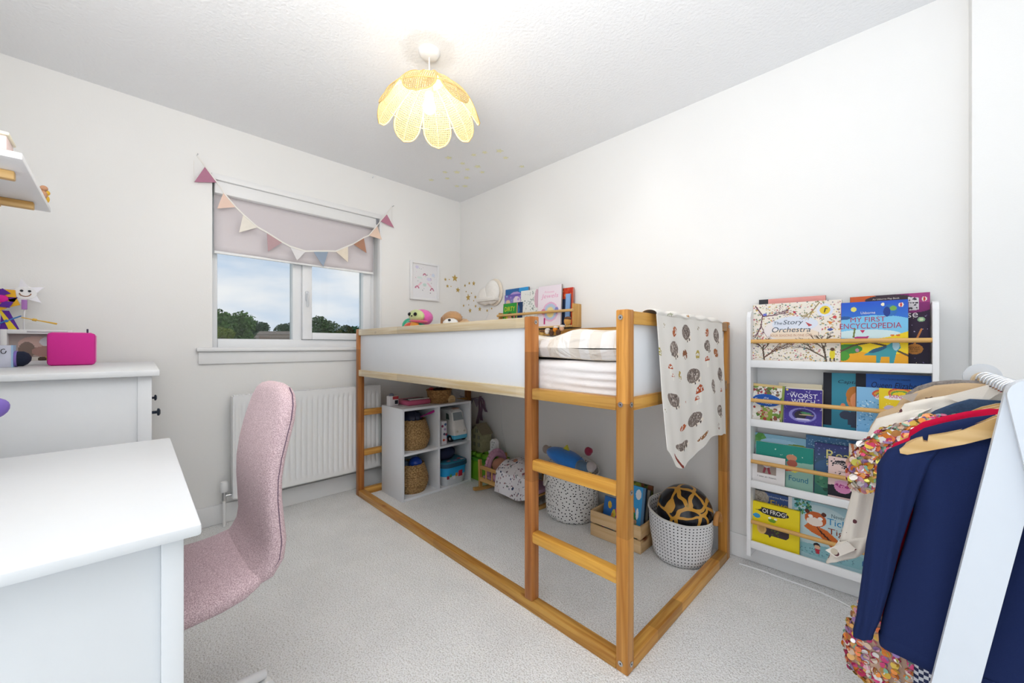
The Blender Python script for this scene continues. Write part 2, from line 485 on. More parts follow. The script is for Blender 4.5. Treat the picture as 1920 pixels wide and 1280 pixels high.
# bunting across the window
bt = thing('bunting', 'cotton bunting of pastel triangles pinned above the window', 'bunting', (WX + .02, .9, 1.7))
def z2(x, y): return (340 + x / 2.976, 270 + y / 2.976)
FL = [((133, 125), (200, 215), (72, 212), '#b97f97'), ((235, 270), (305, 352), (200, 360), '#f0d2c2'), ((345, 392), (428, 465), (322, 493), '#efe9de'),
      ((477, 492), (565, 548), (483, 600), '#bfa0a4'), ((605, 570), (695, 598), (645, 650), '#e9e7e8'), ((735, 597), (820, 597), (792, 685), '#9aa9bc'),
      ((860, 598), (930, 568), (930, 660), '#efe2d0'), ((958, 557), (1017, 522), (1033, 608), '#b98a72'), ((1045, 510), (1092, 455), (1118, 533), '#f0d3bf'),
      ((1110, 430), (1145, 390), (1187, 468), '#bf8297')]
BUX = WX + .022
line = [z2(88, 65)]
for i, (a, b, c, colr) in enumerate(FL):
    line += [z2(*a), z2(*b)]
    P = [onX(*z2(*q), BUX) for q in (a, b, c)]
    obj('flag', MB().prism(P, (.002, 0, 0)), mat('flag_cloth_%d' % i, colr, .9, bump=.1, bscale=900), bt, smooth=False)
line.append(z2(1175, 350))
pts = [onX(u, v, BUX + .002) for u, v in line]
tape = MB()
for p, q in zip(pts, pts[1:]):
    w = Vector((0, 0, .005)); tape.prism([p - w, q - w, q + w, p + w], (.002, 0, 0))
for u, v, l in ((70, 92, 118), (1175, 352, 80)):
    a = onX(*z2(u, v), BUX); b = onX(*z2(u, v + l), BUX); tape.tube([a, b], .0012, 6)
obj('tape', tape, mat('bunting_tape', '#f2efe9', .9), bt, smooth=False)
for u, v in ((88, 65), (1175, 350)):
    p = onX(*z2(u, v), WX); obj('pin', MB().tube([p, p + Vector((.03, 0, 0))], .003, 8), M_METAL, bt)
p = onX(*z2(1067, 188), WX)
obj('wall_hook', MB().tube([p, p + Vector((.012, 0, 0)), p + Vector((.016, 0, .01))], .003, 8), M_METAL, label='tiny metal hook in the wall above the right of the window', cat='hook')

# ------------------------------------------------------------------ outdoors
M_GRASS = mat('grass_far', '#5d7a3c', .9, noise=.3, nscale=.6)
obj('ground_outside', MB().box((-90, -40, -3.2), (-4, 60, -3.0)), M_GRASS, smooth=False, kind='structure')
def leafmat(i, c): return mat('leaf_%d' % i, c, .7, noise=.45, nscale=1.2, spec=.2)
def tree(u, vtop, dist, wpx, colr, seed, label):
    rn = random.Random(seed)
    d = ray(u, vtop); p = CAMP + d * dist
    rad = wpx / 2 / F_PX * dist
    base = Vector((p.x, p.y, -3.0)); top = p.z; cz = top - rad * 1.0
    t = thing('tree', label, 'tree', base, group='trees beyond the window')
    tr = MB().tube([base, base + Vector((.1, 0, (cz + 3) * .6)), Vector((p.x, p.y, cz))], [rad * .16, rad * .12, rad * .05], 8)
    for k in range(5):
        a = rn.uniform(0, 2 * PI); s = Vector((p.x, p.y, cz - rad * .5)); tr.tube([s, s + Vector((math.cos(a) * rad * .7, math.sin(a) * rad * .7, rad * rn.uniform(.4, 1.1)))], [rad * .05, rad * .015], 6)
    obj('trunk', tr, mat('bark', '#5a4a3a', .9, noise=.3), t)
    cl = [(Vector((p.x + rn.uniform(-.7, .7) * rad, p.y + rn.uniform(-.7, .7) * rad, cz + rn.uniform(-.9, .55) * rad)), rad * rn.uniform(.28, .5)) for _ in range(22)]
    mb = MB(); L = rad * .075
    for _ in range(7500):
        c, r = rn.choice(cl)
        v = Vector((rn.gauss(0, 1), rn.gauss(0, 1), rn.gauss(0, 1))).normalized() * r * rn.uniform(.6, 1.02)
        q = c + v
        a = Vector((rn.gauss(0, 1), rn.gauss(0, 1), rn.gauss(0, 1))).normalized() * L
        b = a.cross(Vector((rn.gauss(0, 1), rn.gauss(0, 1), rn.gauss(0, 1)))).normalized() * L * .6
        mb.add([q - a, q + b, q + a, q - b], [(0, 1, 2, 3)])
    obj('foliage', mb, colr, t, smooth=False, kind='stuff', fix=False)
tree(418, 574, 13, 95, leafmat(0, '#56763a'), 3, 'large mid green tree at the left of the window view')
tree(472, 594, 33, 62, leafmat(1, '#3f5d40'), 4, 'dark green tree right of the large tree, left window pane')
tree(545, 598, 36, 50, leafmat(1, '#3f5d40'), 5, 'dark tree above the tiled roof, behind the mullion')
tree(603, 590, 22, 58, leafmat(2, '#43632f'), 6, 'rounded tree filling the left half of the right pane')
tree(652, 603, 26, 66, leafmat(1, '#3f5d40'), 7, 'lower tree at the right of the right pane')
tree(402, 606, 11, 60, leafmat(3, '#7d8c3c'), 8, 'yellowish shrub low in the left window pane')
a = CAMP + ray(486, 622) * 20; b = CAMP + ray(560, 622) * 20
hs = thing('house', 'brown tiled house roof beyond the window', 'house', (a.x, a.y, -3))
dr = (b - a); bk = Vector((-dr.y, dr.x, 0)).normalized() * 4
bk = bk if bk.dot(ray(520, 640)) > 0 else -bk
fr = -bk * .5
e0, e1 = a + fr + Vector((0, 0, -1.6)), b + fr + Vector((0, 0, -1.6))
obj('wall', MB().prism([Vector((e0.x, e0.y, -3)), Vector((e1.x, e1.y, -3)), Vector((e1.x, e1.y, 0)), Vector((e0.x, e0.y, 0))], bk), mat('render_far', '#c9bfb0', .9), hs, smooth=False)
for k in range(9):
    t0, t1 = k / 9, (k + 1) / 9
    q = [e0.lerp(a, t0), e1.lerp(b, t0), e1.lerp(b, t1 + .02), e0.lerp(a, t1 + .02)]
    obj('tile_course', MB().prism([x + Vector((0, 0, .05)) for x in q[:2]] + q[2:], Vector((0, 0, -.06))), mat('brown_tiles', '#8a7d72', .8, noise=.25, nscale=9), hs, smooth=False)
obj('back_slope', MB().prism([a, b, b - fr + Vector((0, 0, -1.6)), a - fr + Vector((0, 0, -1.6))], (0, 0, -.08)), MATS['brown_tiles'], hs, smooth=False)

# ------------------------------------------------------------------ radiator
rad = thing('radiator', 'white ribbed panel radiator under the window', 'radiator', (WX + .06, .9, .15))
RX, RY0, RY1 = WX + .10, .452, 1.352
def rib(s, t):
    y = RY0 + s * (RY1 - RY0); k = (s * 27) % 1.0
    e = min(1, (min(t, 1 - t)) / .05)
    dep = .010 * (0.5 - 0.5 * math.cos(2 * PI * k)) ** .6 if e >= 1 else 0
    return (RX - dep * .9, y, .155 + t * .59)
mb = MB()
ys = [RY0 + (RY1 - RY0) * i / (27 * 10) for i in range(271)]
zs = [.155, .175, .195, .215, .685, .705, .725, .745]
dz = [0, 0, 0, 1, 1, 0, 0, 0]
mb.v = [(RX - (.009 * (max(0, math.cos(2 * PI * i / 10)) ** .5) if dz[j] else 0), y, z) for j, z in enumerate(zs) for i, y in enumerate(ys)]
mb.f = [(j * 271 + i, j * 271 + i + 1, (j + 1) * 271 + i + 1, (j + 1) * 271 + i) for j in range(7) for i in range(270)]
obj('ribbed_panel', mb, M_TRIM, rad, smooth='all')
obj('casing', MB().cbox((RX - .07, RY0 - .004, .155), (RX - .004, RY0 + .006, .748), .003).cbox((RX - .07, RY1 - .006, .155), (RX - .004, RY1 + .004, .748), .003)
    .box((RX - .07, RY0, .155), (RX - .055, RY1, .745)), M_TRIM, rad)
g = MB()
for i in range(60):
    y = RY0 + .01 + i * (RY1 - RY0 - .02) / 59
    g.box((RX - .06, y - .003, .742), (RX - .008, y + .003, .752))
g.box((RX - .064, RY0, .744), (RX - .058, RY1, .754)).box((RX - .012, RY0, .744), (RX - .002, RY1, .754))
obj('top_grille', g, M_TRIM, rad, smooth=False)
vy = RY0 - .04
obj('valve_head', MB().lathe((RX - .035, vy, .2), [(.017, 0), (.02, .004), (.021, .045), (.016, .058), (0.002, .06)], 16), M_TRIM, rad)
obj('valve_body', MB().tube([(RX - .035, vy, .2), (RX - .035, vy, .15)], .011, 12).tube([(RX - .035, vy, .175), (RX - .035, RY0 + .01, .175)], .009, 12), M_METAL, rad)
obj('pipe', MB().tube([(RX - .035, vy, .15), (RX - .035, vy, 0)], .0075, 12), M_TRIM, rad)

# ------------------------------------------------------------------ loft bed
BR = math.radians(-0.8)
bed = thing('mid_sleeper_bed', 'pine mid sleeper bed with white panels and a built-in ladder', 'bed', (-.6086, 1.1235, 0), BR)
BM = wm(bed)
def bl_(a, b, c=.003): return MB().cbox(a, b, c, BM)
S = .042
WZ = wood('pine_upright', 'Z', '#d3974a', '#b0702c', seg=.43)
WXm = wood('pine_lengthwise', 'X', '#dda957', '#b87c36', seg=.37)
WYm = wood('pine_crosswise', 'Y', '#dba654', '#b67a34', seg=.21)
WXl = wood('bloom_pale_pine', 'X', '#f2e2c4', '#e0c596', seg=.5)  # pale pine, lightened further to imitate light bloom on the front rails
L_, Wd, H_ = 2.09, .99, 1.16
WZr = wood('reddish_pine_upright', 'Z', '#bd7c42', '#985a2a', seg=.51)
for x0, y0 in ((-S, 0), (-L_, 0), (-S, Wd - S), (-L_, Wd - S)):
    obj('post', bl_((x0, y0, 0), (x0 + S, y0 + S, H_), .004), WZ if x0 > -1 else WZr, bed)
obj('ladder_post', bl_((-.452, 0, S), (-.411, S, H_), .004), WZr, bed)
# floor rails
obj('floor_rail', bl_((-L_ + S, 0, 0), (-S, S, S)), WXm, bed)
obj('floor_rail', bl_((-S, S, 0), (0, Wd - S, S)), WYm, bed)
obj('floor_rail', bl_((-L_, S, 0), (-L_ + S, Wd - S, S)), WYm, bed)
# mattress-level rails
obj('side_rail', bl_((-L_ + S, 0, .835), (-.452, S, .877)), WXl, bed)
obj('side_rail', bl_((-.411, 0, .835), (-S, S, .877)), WXm, bed)
obj('side_rail', bl_((-L_ + S, Wd - S, .835), (-S, Wd, .877)), WXm, bed)
obj('end_rail', bl_((-S, S, .835), (0, Wd - S, .877)), WYm, bed)
obj('end_rail', bl_((-L_, S, .835), (-L_ + S, Wd - S, .877)), WYm, bed)
# top rails
obj('top_rail', bl_((-L_ + S, 0, 1.115), (-.452, S, 1.157)), WXl, bed)
obj('top_rail', bl_((-L_ + S, Wd - S, 1.115), (-S, Wd, 1.157)), WXm, bed)
obj('top_rail', bl_((-S, S, 1.114), (0, Wd - S, 1.156)), WYm, bed)
obj('top_rail', bl_((-L_, S, 1.114), (-L_ + S, Wd - S, 1.156)), WYm, bed)
# white guard panels
obj('guard_panel', bl_((-L_ + S, .014, .875), (-.452, .028, 1.117), .002), M_PANELW, bed)
obj('guard_panel', bl_((-L_ + S, Wd - .028, .875), (-S, Wd - .014, 1.117), .002), M_PANELW, bed)
obj('guard_panel', bl_((-.028, S, .875), (-.014, Wd - S, 1.117), .002), M_PANELW, bed)
obj('guard_panel', bl_((-L_ + .014, S, .875), (-L_ + .028, Wd - S, 1.117), .002), M_PANELW, bed)
# ladder rungs and the rails of the far end
for z in (.272, .555):
    obj('rung', bl_((-.413, .002, z), (-S + .001, S - .002, z + .042), .006), wood('honey_pine_rung', 'X', '#e3ac4e', '#c98b38', knots=False), bed)
    obj('end_bar', bl_((-L_ + .004, S, z), (-L_ + S - .004, Wd - S, z + .042), .004), WYm, bed)
# slatted bed base
for i in range(13):
    x = -L_ + .1 + i * .152
    obj('slat', bl_((x, S, .838), (x + .07, Wd - S, .852), .002), WYm, bed)
bolt = MB()
for x, z, side in ((-.022, 1.135, 'f'), (-.022, .855, 'f'), (-.022, .022, 'f'), (-.432, 1.136, 's')):
    pass
def boltpart(c, d):
    c = BM @ Vector(c); d = (BM.to_3x3() @ Vector(d)).normalized()
    o = obj('bolt', MB().tube([c, c + d * .003], .0085, 16), M_METAL, bed)
    obj('bolt_socket', MB().tube([c + d * .003, c + d * .0034], .003, 6), mat('socket_dark', '#3a3c40', .5), o)
for z in (1.135, .856, .03): boltpart((-.024, 0, z), (0, -1, 0))
for z in (.856, .576, .03): boltpart((0, .021, z), (1, 0, 0))
boltpart((-.411, .021, 1.137), (1, 0, 0))
boltpart((0, Wd - .021, 1.137), (1, 0, 0))

# mattress with fitted sheet, and duvet
rn = random.Random(11)
mt = MB()
def sheet_ring(z, ins, amp):
    pts = []
    x0, x1, y0, y1 = -L_ + .05 + ins, -.05 - ins, .05 + ins, Wd - .05 - ins
    n = 60
    per = [(x0 + (x1 - x0) * i / n, y0) for i in range(n)] + [(x1, y0 + (y1 - y0) * i / n) for i in range(n)] + [(x1 - (x1 - x0) * i / n, y1) for i in range(n)] + [(x0, y1 - (y1 - y0) * i / n) for i in range(n)]
    for k, (x, y) in enumerate(per):
        w = amp * math.sin(z * 2 * PI / .027 + 1.6 * math.sin(k * .13) + .5 * math.sin(k * .37)) * (.55 + .45 * math.sin(k * .21 + 1))
        pts.append(BM @ Vector((x, y + (w if y < .5 else -w), z + w * .5)))
    return pts
obj('mattress', mt.loft([sheet_ring(.853, .004, 0), sheet_ring(.862, 0, .001), ] + [sheet_ring(.87 + .0055 * q, 0, .0042) for q in range(19)] + [sheet_ring(.98, .008, .002), sheet_ring(.988, .03, 0)]),
    mat('white_fitted_sheet', '#f3efee', .85, noise=.02, bump=.9, bscale=11), label='white mattress in a creased fitted sheet on the pine bed', cat='mattress', smooth='all')

def gingham():
    m = bpy.data.materials.new('cream_gingham'); m.use_nodes = True
    n, l = m.node_tree.nodes, m.node_tree.links; b = n['Principled BSDF']
    uv = n.new('ShaderNodeUVMap'); sp = n.new('ShaderNodeSeparateXYZ'); l.new(uv.outputs[0], sp.inputs[0])
    outs = []
    for k in (0, 1):
        a = n.new('ShaderNodeMath'); a.operation = 'MULTIPLY'; a.inputs[1].default_value = 1 / .095; l.new(sp.outputs[k], a.inputs[0])
        f = n.new('ShaderNodeMath'); f.operation = 'FRACT'; l.new(a.outputs[0], f.inputs[0])
        g = n.new('ShaderNodeMath'); g.operation = 'GREATER_THAN'; g.inputs[1].default_value = .5; l.new(f.outputs[0], g.inputs[0])
        outs.append(g.outputs[0])
    ad = n.new('ShaderNodeMath'); ad.operation = 'ADD'; l.new(outs[0], ad.inputs[0]); l.new(outs[1], ad.inputs[1])
    hf = n.new('ShaderNodeMath'); hf.operation = 'MULTIPLY'; hf.inputs[1].default_value = .5; l.new(ad.outputs[0], hf.inputs[0])
    r = n.new('ShaderNodeValToRGB'); r.color_ramp.elements[0].color = lin('#f3efeb'); r.color_ramp.elements[1].color = lin('#e4d6c3')
    l.new(hf.outputs[0], r.inputs['Fac']); l.new(r.outputs['Color'], b.inputs['Base Color']); b.inputs['Roughness'].default_value = .9
    b.inputs['Specular IOR Level'].default_value = .1
    tc = n.new('ShaderNodeTexCoord'); cz_ = n.new('ShaderNodeTexNoise'); cz_.inputs['Scale'].default_value = 8; cz_.inputs['Detail'].default_value = 3; cz_.inputs['Distortion'].default_value = 1.2
    l.new(tc.outputs['Object'], cz_.inputs['Vector']); bp = n.new('ShaderNodeBump'); bp.inputs['Strength'].default_value = .7; bp.inputs['Distance'].default_value = .05
    l.new(cz_.outputs['Fac'], bp.inputs['Height']); l.new(bp.outputs['Normal'], b.inputs['Normal'])
    return m
dv = MB(); uvs = []
nu, nvv = 90, 60
x0, x1, y0, y1 = -L_ + .06, -.05, .047, Wd - .06
def crumple(x, y):
    return .010 * math.sin(x * 7 + 2 * math.sin(y * 9)) + .008 * math.sin(y * 13 + x * 5 + 1.3) + .006 * math.sin(x * 23 + y * 17) + .004 * abs(math.sin(x * 31 - y * 22))
def duv(s, t, top):
    x = x0 + s * (x1 - x0); y = y0 + t * (y1 - y0)
    e = min(s * (x1 - x0), (1 - s) * (x1 - x0), t * (y1 - y0), (1 - t) * (y1 - y0))
    k = min(1, max(0, e / .06)); k = (1 - (1 - k) ** 3) ** (1 / 3)
    hump = .018 * math.exp(-((x + .24) / .16) ** 2 - ((y - .2) / .3) ** 2)
    zt = 1.035 + k * (.042 + crumple(x, y) + hump); zb = 1.035 - k * .042 + .004 * math.sin(x * 11)
    return BM @ Vector((x, y - (0 if k > .9 else .006 * math.sin(x * 30)), zt if top else zb))
for top in (True, False):
    o = len(dv.v)
    for j in range(nvv + 1):
        for i in range(nu + 1):
            dv.v.append(tuple(duv(i / nu, j / nvv, top))); uvs.append((i / nu * (x1 - x0), j / nvv * (y1 - y0) + (0 if top else .03)))
    dv.f += [(o + j * (nu + 1) + i, o + j * (nu + 1) + i + 1, o + (j + 1) * (nu + 1) + i + 1, o + (j + 1) * (nu + 1) + i) for j in range(nvv) for i in range(nu)]
dv.uv = uvs
obj('duvet', dv, gingham(), label='crumpled duvet in cream and white check on the bed', cat='duvet', smooth='all', fix=False)

# ------------------------------------------------------------------ hedgehog muslin over the end rail
RXo = -.585
def hz(u, v):  # blanket print position from its place along the rail and its height
    p = onX(u, v, -.585); return p.y, p.z
BY0, BY1 = 1.268, 1.955
ZT, ZB = 1.172, .615
nx, ny = 240, 260
lay = [('bg', '#ece7e0')]
def S_(u, v):
    y, z = hz(u, v); return (y - BY0) / (BY1 - BY0), (z - ZB - .02) / (1.150 - ZB - .02) * .76
def hog(u, v, w, h, ang=0):
    x, y = S_(u, v); a, b = S_(u + w / 2, v - h / 2); rx, ry = abs(a - x) * 1.1, abs(b - y)
    lay.append(('e', x + rx * .45, y - ry * .75, rx * .75, ry * .5, '#f3e9dc'))
    lay.append(('e', x, y, rx, ry, '#85776f', ang))
    lay.append(('dots', int(42), .0055, ['#5f534e', '#b5a9a0', '#d0c5bc'], (x - rx * .7, y - ry * .75, x + rx * .7, y + ry * .75), int(u)))
    lay.append(('e', x + rx * .8, y - ry * .95, .008, .008, '#4a3f3a')); lay.append(('e', x + rx * .3, y - ry * 1.15, .007, .007, '#4a3f3a'))
def mush(u, v, w):
    x, y = S_(u, v); a, b = S_(u + w / 2, v); r = abs(a - x) * .8; k = .75 * (BY1 - BY0) / (ZT - ZB) * .8
    lay.append(('r', x - r * .3, y - r * 1.5 * k, x + r * .3, y, '#f6f1e8')); lay.append(('p', [(x - r, y), (x - r * .7, y + r * .8 * k), (x, y + r * 1.2 * k), (x + r * .7, y + r * .8 * k), (x + r, y)], '#b9552f'))
    lay.append(('dots', 5, .006, ['#efe6dc'], (x - r * .6, y + r * .2 * k, x + r * .6, y + r * .8 * k), int(u)))
def leaf(u, v, w, h, ang, c):
    x, y = S_(u, v); a, b = S_(u + w / 2, v - h / 2); lay.append(('e', x, y, abs(a - x), abs(b - y), c, ang))
    lay.append(('dots', 9, .006, ['#ece7e0'], (x - abs(a - x), y - abs(b - y), x + abs(a - x), y + abs(b - y)), int(u + v)))
for q in ((1285, 622, 14, 27), (1260, 651, 16, 28), (1321, 651, 10, 22), (1341, 630, 11, 26), (1294, 702, 20, 28), (1344, 704, 10, 26), (1253, 743, 22, 28), (1327, 730, 7, 26), (1293, 781, 22, 30), (1339, 774, 9, 24), (1264, 822, 26, 24)): hog(*q)
for q in ((1250, 688, 11), (1254, 701, 7), (1319, 681, 10), (1304, 735, 16), (1299, 747, 8), (1345, 738, 7)): mush(*q)
for q in ((1263, 620, 10, 16, .4, '#b5643a'), (1322, 625, 8, 15, .4, '#b5643a'), (1281, 662, 9, 18, -.3, '#8f5c40'), (1338, 664, 9, 17, -.2, '#a8673c'), (1303, 665, 7, 17, .5, '#b9a24a'), (1230, 668, 6, 17, .2, '#a89a44'),
          (1270, 699, 5, 20, .3, '#b79c4c'), (1269, 790, 16, 15, 0, '#c1643a'), (1306, 818, 17, 15, 0, '#9a6a44'), (1234, 786, 8, 7, 0, '#8f8a3a'), (1243, 610, 5, 8, 0, '#b8a98c'), (1307, 616, 4, 7, 0, '#9b8f72'),
          (1279, 745, 3, 9, .4, '#b5643a'), (1290, 592, 6, 6, 0, '#b98a5c'), (1335, 806, 4, 14, -.3, '#8f6a55'), (1255, 588, 14, 6, .2, '#a9a892')): leaf(*q)
lay.append(('l', [S_(1245, 849), S_(1262, 858)], .008, '#8c3a2c'))
bk = MB()
def blanket(s, t):
    # t: 0 at the outer hem .. 0.8 at the top of the rail .. 1 at the inner hem
    y = BY0 + s * (BY1 - BY0)
    hem = ZB + .03 + .055 * max(0, (.11 - s) / .11) ** 1.3 - .034 * math.exp(-((s - .27) / .21) ** 4) + .006 * math.sin(s * 21) + .022 * (0.5 + 0.5 * math.tanh((s - .62) * 14)) - .03 * max(0, (s - .8) / .2)
    fold = .007 * math.sin(s * 10 + .6 + t) * (.25 + .75 * max(0, 1 - t / .8)) + .0015 * math.sin(s * 37 + 3 * t)
    pinch = 1 - .05 * max(0, .3 - t) / .3
    yc = (BY0 + BY1) / 2 - .02; y = yc + (y - yc) * pinch
    if t <= .76:
        k = t / .76; return Vector((-.583 + fold + .028 * (1 - k) , y, hem + (1.150 - hem) * k))
    if t < .86:
        a = (t - .76) / .10 * PI; return Vector((-.609 + .030 * math.cos(a) + fold * .3, y, 1.152 + .017 * math.sin(a) + .004 * math.sin(s * 30)))
    k = (t - .86) / .14; return Vector((-.642 - fold * .3, y, 1.152 - k * .12))
bk.grid(blanket, nx, ny)
bk.cols = raster(nx, ny, lay)
bo = obj('muslin_blanket', bk, paintmat('muslin_print', .9, bump=.15), label='white muslin blanket with hedgehog print hung over the bed end', cat='blanket', smooth='all', fix=False)
bo.modifiers.new('t', 'SOLIDIFY').thickness = .002
# ------------------------------------------------------------------ pendant lamp
LX, LY = -1.476, .958
lamp = thing('pendant_lamp', 'lit rattan pendant lamp with flower petal shade on the ceiling', 'lamp', (LX, LY, CEIL))
obj('ceiling_rose', MB().lathe((LX, LY, CEIL - .026), [(.012, 0), (.034, .003), (.043, .012), (.048, .026)], 32), M_TRIM, lamp)
obj('cord', MB().tube([(LX, LY, CEIL - .02), (LX, LY, 2.19)], .003, 8), M_TRIM, lamp)
obj('lamp_holder', MB().lathe((LX, LY, 2.125), [(.015, 0), (.018, .004), (.018, .06), (.008, .075)], 20), M_TRIM, lamp)
def bulbmat():
    m = bpy.data.materials.new('glowing_bulb'); m.use_nodes = True
    n, l = m.node_tree.nodes, m.node_tree.links; n.clear()
    o = n.new('ShaderNodeOutputMaterial'); e = n.new('ShaderNodeEmission')
    e.inputs['Color'].default_value = (1, .975, .94, 1)
    e.inputs['Strength'].default_value = BULB_POWER / (PI * 4 * PI * .027 ** 2)
    l.new(e.outputs[0], o.inputs['Surface']); return m
obj('bulb', MB().blob((LX, LY, 2.098), .027, n=24, m=16), bulbmat(), lamp, smooth='all')
def canemat():
    m = bpy.data.materials.new('woven_cane'); m.use_nodes = True
    n, l = m.node_tree.nodes, m.node_tree.links; n.clear()
    o = n.new('ShaderNodeOutputMaterial')
    uv = n.new('ShaderNodeUVMap'); sp = n.new('ShaderNodeSeparateXYZ'); l.new(uv.outputs[0], sp.inputs[0])
    gaps = []
    for k in (0, 1):
        a = n.new('ShaderNodeMath'); a.operation = 'MULTIPLY'; a.inputs[1].default_value = 1 / .0085; l.new(sp.outputs[k], a.inputs[0])
        f = n.new('ShaderNodeMath'); f.operation = 'FRACT'; l.new(a.outputs[0], f.inputs[0])
        g = n.new('ShaderNodeMath'); g.operation = 'GREATER_THAN'; g.inputs[1].default_value = .62; l.new(f.outputs[0], g.inputs[0]); gaps.append(g)
    mu = n.new('ShaderNodeMath'); mu.operation = 'MULTIPLY'; l.new(gaps[0].outputs[0], mu.inputs[0]); l.new(gaps[1].outputs[0], mu.inputs[1])
    d = n.new('ShaderNodeBsdfDiffuse'); d.inputs['Color'].default_value = lin('#93805c')
    t = n.new('ShaderNodeBsdfTranslucent'); t.inputs['Color'].default_value = lin('#f0d7a0')
    mx = n.new('ShaderNodeMixShader'); mx.inputs[0].default_value = .10; l.new(d.outputs[0], mx.inputs[1]); l.new(t.outputs[0], mx.inputs[2])
    tr = n.new('ShaderNodeBsdfTransparent'); m2 = n.new('ShaderNodeMixShader')
    l.new(mu.outputs[0], m2.inputs[0]); l.new(mx.outputs[0], m2.inputs[1]); l.new(tr.outputs[0], m2.inputs[2]); l.new(m2.outputs[0], o.inputs['Surface'])
    return m
M_CANE = canemat(); M_CANEWRAP = mat('wrapped_cane_rim', '#d8b878', .6, noise=.2, nscale=120)
RT, ZTOP = .058, 2.215
def petal_pt(ang, s, w):
    """s along the petal 0..1, w sideways in metres"""
    r = RT + .165 * math.sin(s * 1.25) / math.sin(1.25)
    z = ZTOP - .185 * (s ** 1.35)
    c, sn = math.cos(ang), math.sin(ang)
    bow = -abs(w) * .12
    return Vector((LX + c * (r + bow) - sn * w, LY + sn * (r + bow) + c * w, z))
def halfw(s): return max(.0005, (.021 + .045 * math.sin(min(1, s / .72) * PI / 2)) * (1 if s < .72 else math.sqrt(max(0, 1 - ((s - .72) / .28) ** 2))))
FAR = math.atan2(.7071, -.7071)
for k in range(8):
    an = FAR + k * PI / 4
    mb = MB(); uvs = []; nu, nv_ = 12, 24
    for j in range(nv_ + 1):
        s = j / nv_
        for i in range(nu + 1):
            w = (i / nu * 2 - 1) * halfw(s); mb.v.append(tuple(petal_pt(an, s, w))); uvs.append((w + .2, s * .24))
    mb.f = [(j * (nu + 1) + i, j * (nu + 1) + i + 1, (j + 1) * (nu + 1) + i + 1, (j + 1) * (nu + 1) + i) for j in range(nv_) for i in range(nu)]
    mb.uv = uvs
    pe = obj('petal', mb, M_CANE, lamp, smooth='all', fix=False)
    rim = [petal_pt(an, j / 24, halfw(j / 24)) for j in range(25)] + [petal_pt(an, j / 24, -halfw(j / 24)) for j in range(24, -1, -1)]
    obj('petal_rim', MB().tube(rim, .0032, 6), M_CANEWRAP, pe)
    obj('petal_midrib', MB().tube([petal_pt(an, j / 12, 0) for j in range(13)], .0018, 6), M_CANEWRAP, pe)
ring = [(LX + .205 * math.cos(a) * .93, LY + .205 * math.sin(a) * .93, 2.105) for a in [2 * PI * i / 48 for i in range(49)]]
obj('hoop', MB().tube(ring, .0022, 6), M_CANEWRAP, lamp)
mb = MB(); uvs = []
mb.v = [(LX, LY, ZTOP + .004)]; uvs = [(.2, .2)]
for j in range(1, 5):
    for i in range(32):
        a = 2 * PI * i / 32; r = RT * j / 4; mb.v.append((LX + r * math.cos(a), LY + r * math.sin(a), ZTOP + .004 - .003 * (j / 4) ** 2)); uvs.append((.2 + r * math.cos(a), .2 + r * math.sin(a)))
mb.f = [(0, 1 + i, 1 + (i + 1) % 32) for i in range(32)] + [(1 + (j - 1) * 32 + i, 1 + j * 32 + i, 1 + j * 32 + (i + 1) % 32, 1 + (j - 1) * 32 + (i + 1) % 32) for j in range(1, 4) for i in range(32)]
mb.uv = uvs
obj('top_disc', mb, M_CANEWRAP, lamp, smooth='all', fix=False)
obj('top_ring', MB().tube([(LX + RT * math.cos(2 * PI * i / 32), LY + RT * math.sin(2 * PI * i / 32), ZTOP + .001) for i in range(33)], .004, 6), M_CANEWRAP, lamp)

# glow stars on the ceiling, gold stars on the walls
def starpoly(c, ex, ey, r, ang=0.0):
    return [c + ex * (math.cos(a) * q) + ey * (math.sin(a) * q) for i in range(10) for a in [PI / 2 + ang + i * PI / 5] for q in [r if i % 2 == 0 else r * .45]]
M_GLOW = mat('pale_yellow_plastic_star', '#f1f0cf', .5)
M_GOLD = mat('gold_glitter_sticker', '#c8a85c', .45, metal=.25, noise=.3, nscale=600)
ORD = ['first', 'second', 'third', 'fourth', 'fifth', 'sixth', 'seventh', 'eighth', 'ninth', 'tenth', 'eleventh', 'twelfth', 'thirteenth', 'fourteenth', 'fifteenth', 'sixteenth', 'seventeenth']
CST = [(1030, 65), (1230, 42), (1318, 22), (1437, 10), (1485, 65), (1140, 110), (1260, 135), (1180, 158), (1000, 180), (1095, 180), (1298, 180), (1018, 230), (1175, 225), (890, 243), (1095, 292), (1160, 292), (1615, 135)]
for i, (x, y) in enumerate(CST):
    c = onZ(600 + x / 4.267, 280 + y / 4.267, CEIL)
    obj('ceiling_star', MB().prism([p + Vector((0, 0, -.001)) for p in starpoly(c, Vector((1, 0, 0)), Vector((0, 1, 0)), .021 if i % 3 else .027, i)], (0, 0, -.0025)), M_GLOW, smooth=False,
        label='pale yellow star on the ceiling behind the lamp, %s from the left' % ORD[sorted(CST, key=lambda q: (q[0], q[1])).index((x, y))], cat='star', group='glow stars on the ceiling')
stars = [(570, 310, 33, 'L'), (480, 322, 15, 'S'), (517, 322, 5, 'D'), (500, 385, 16, 'S'), (533, 388, 5, 'D'), (598, 422, 24, 'M'), (667, 380, 14, 'S'), (708, 358, 14, 'S'), (750, 360, 22, 'M'), (697, 493, 32, 'L2'),
         (765, 488, 16, 'S'), (678, 437, 6, 'D'), (728, 452, 6, 'D'), (750, 523, 6, 'D'), (654, 570, 13, 'S'), (702, 563, 5, 'D'), (767, 575, 14, 'S'), (807, 603, 21, 'M'), (715, 617, 22, 'M'), (877, 617, 14, 'S'), (920, 598, 7, 'D')]
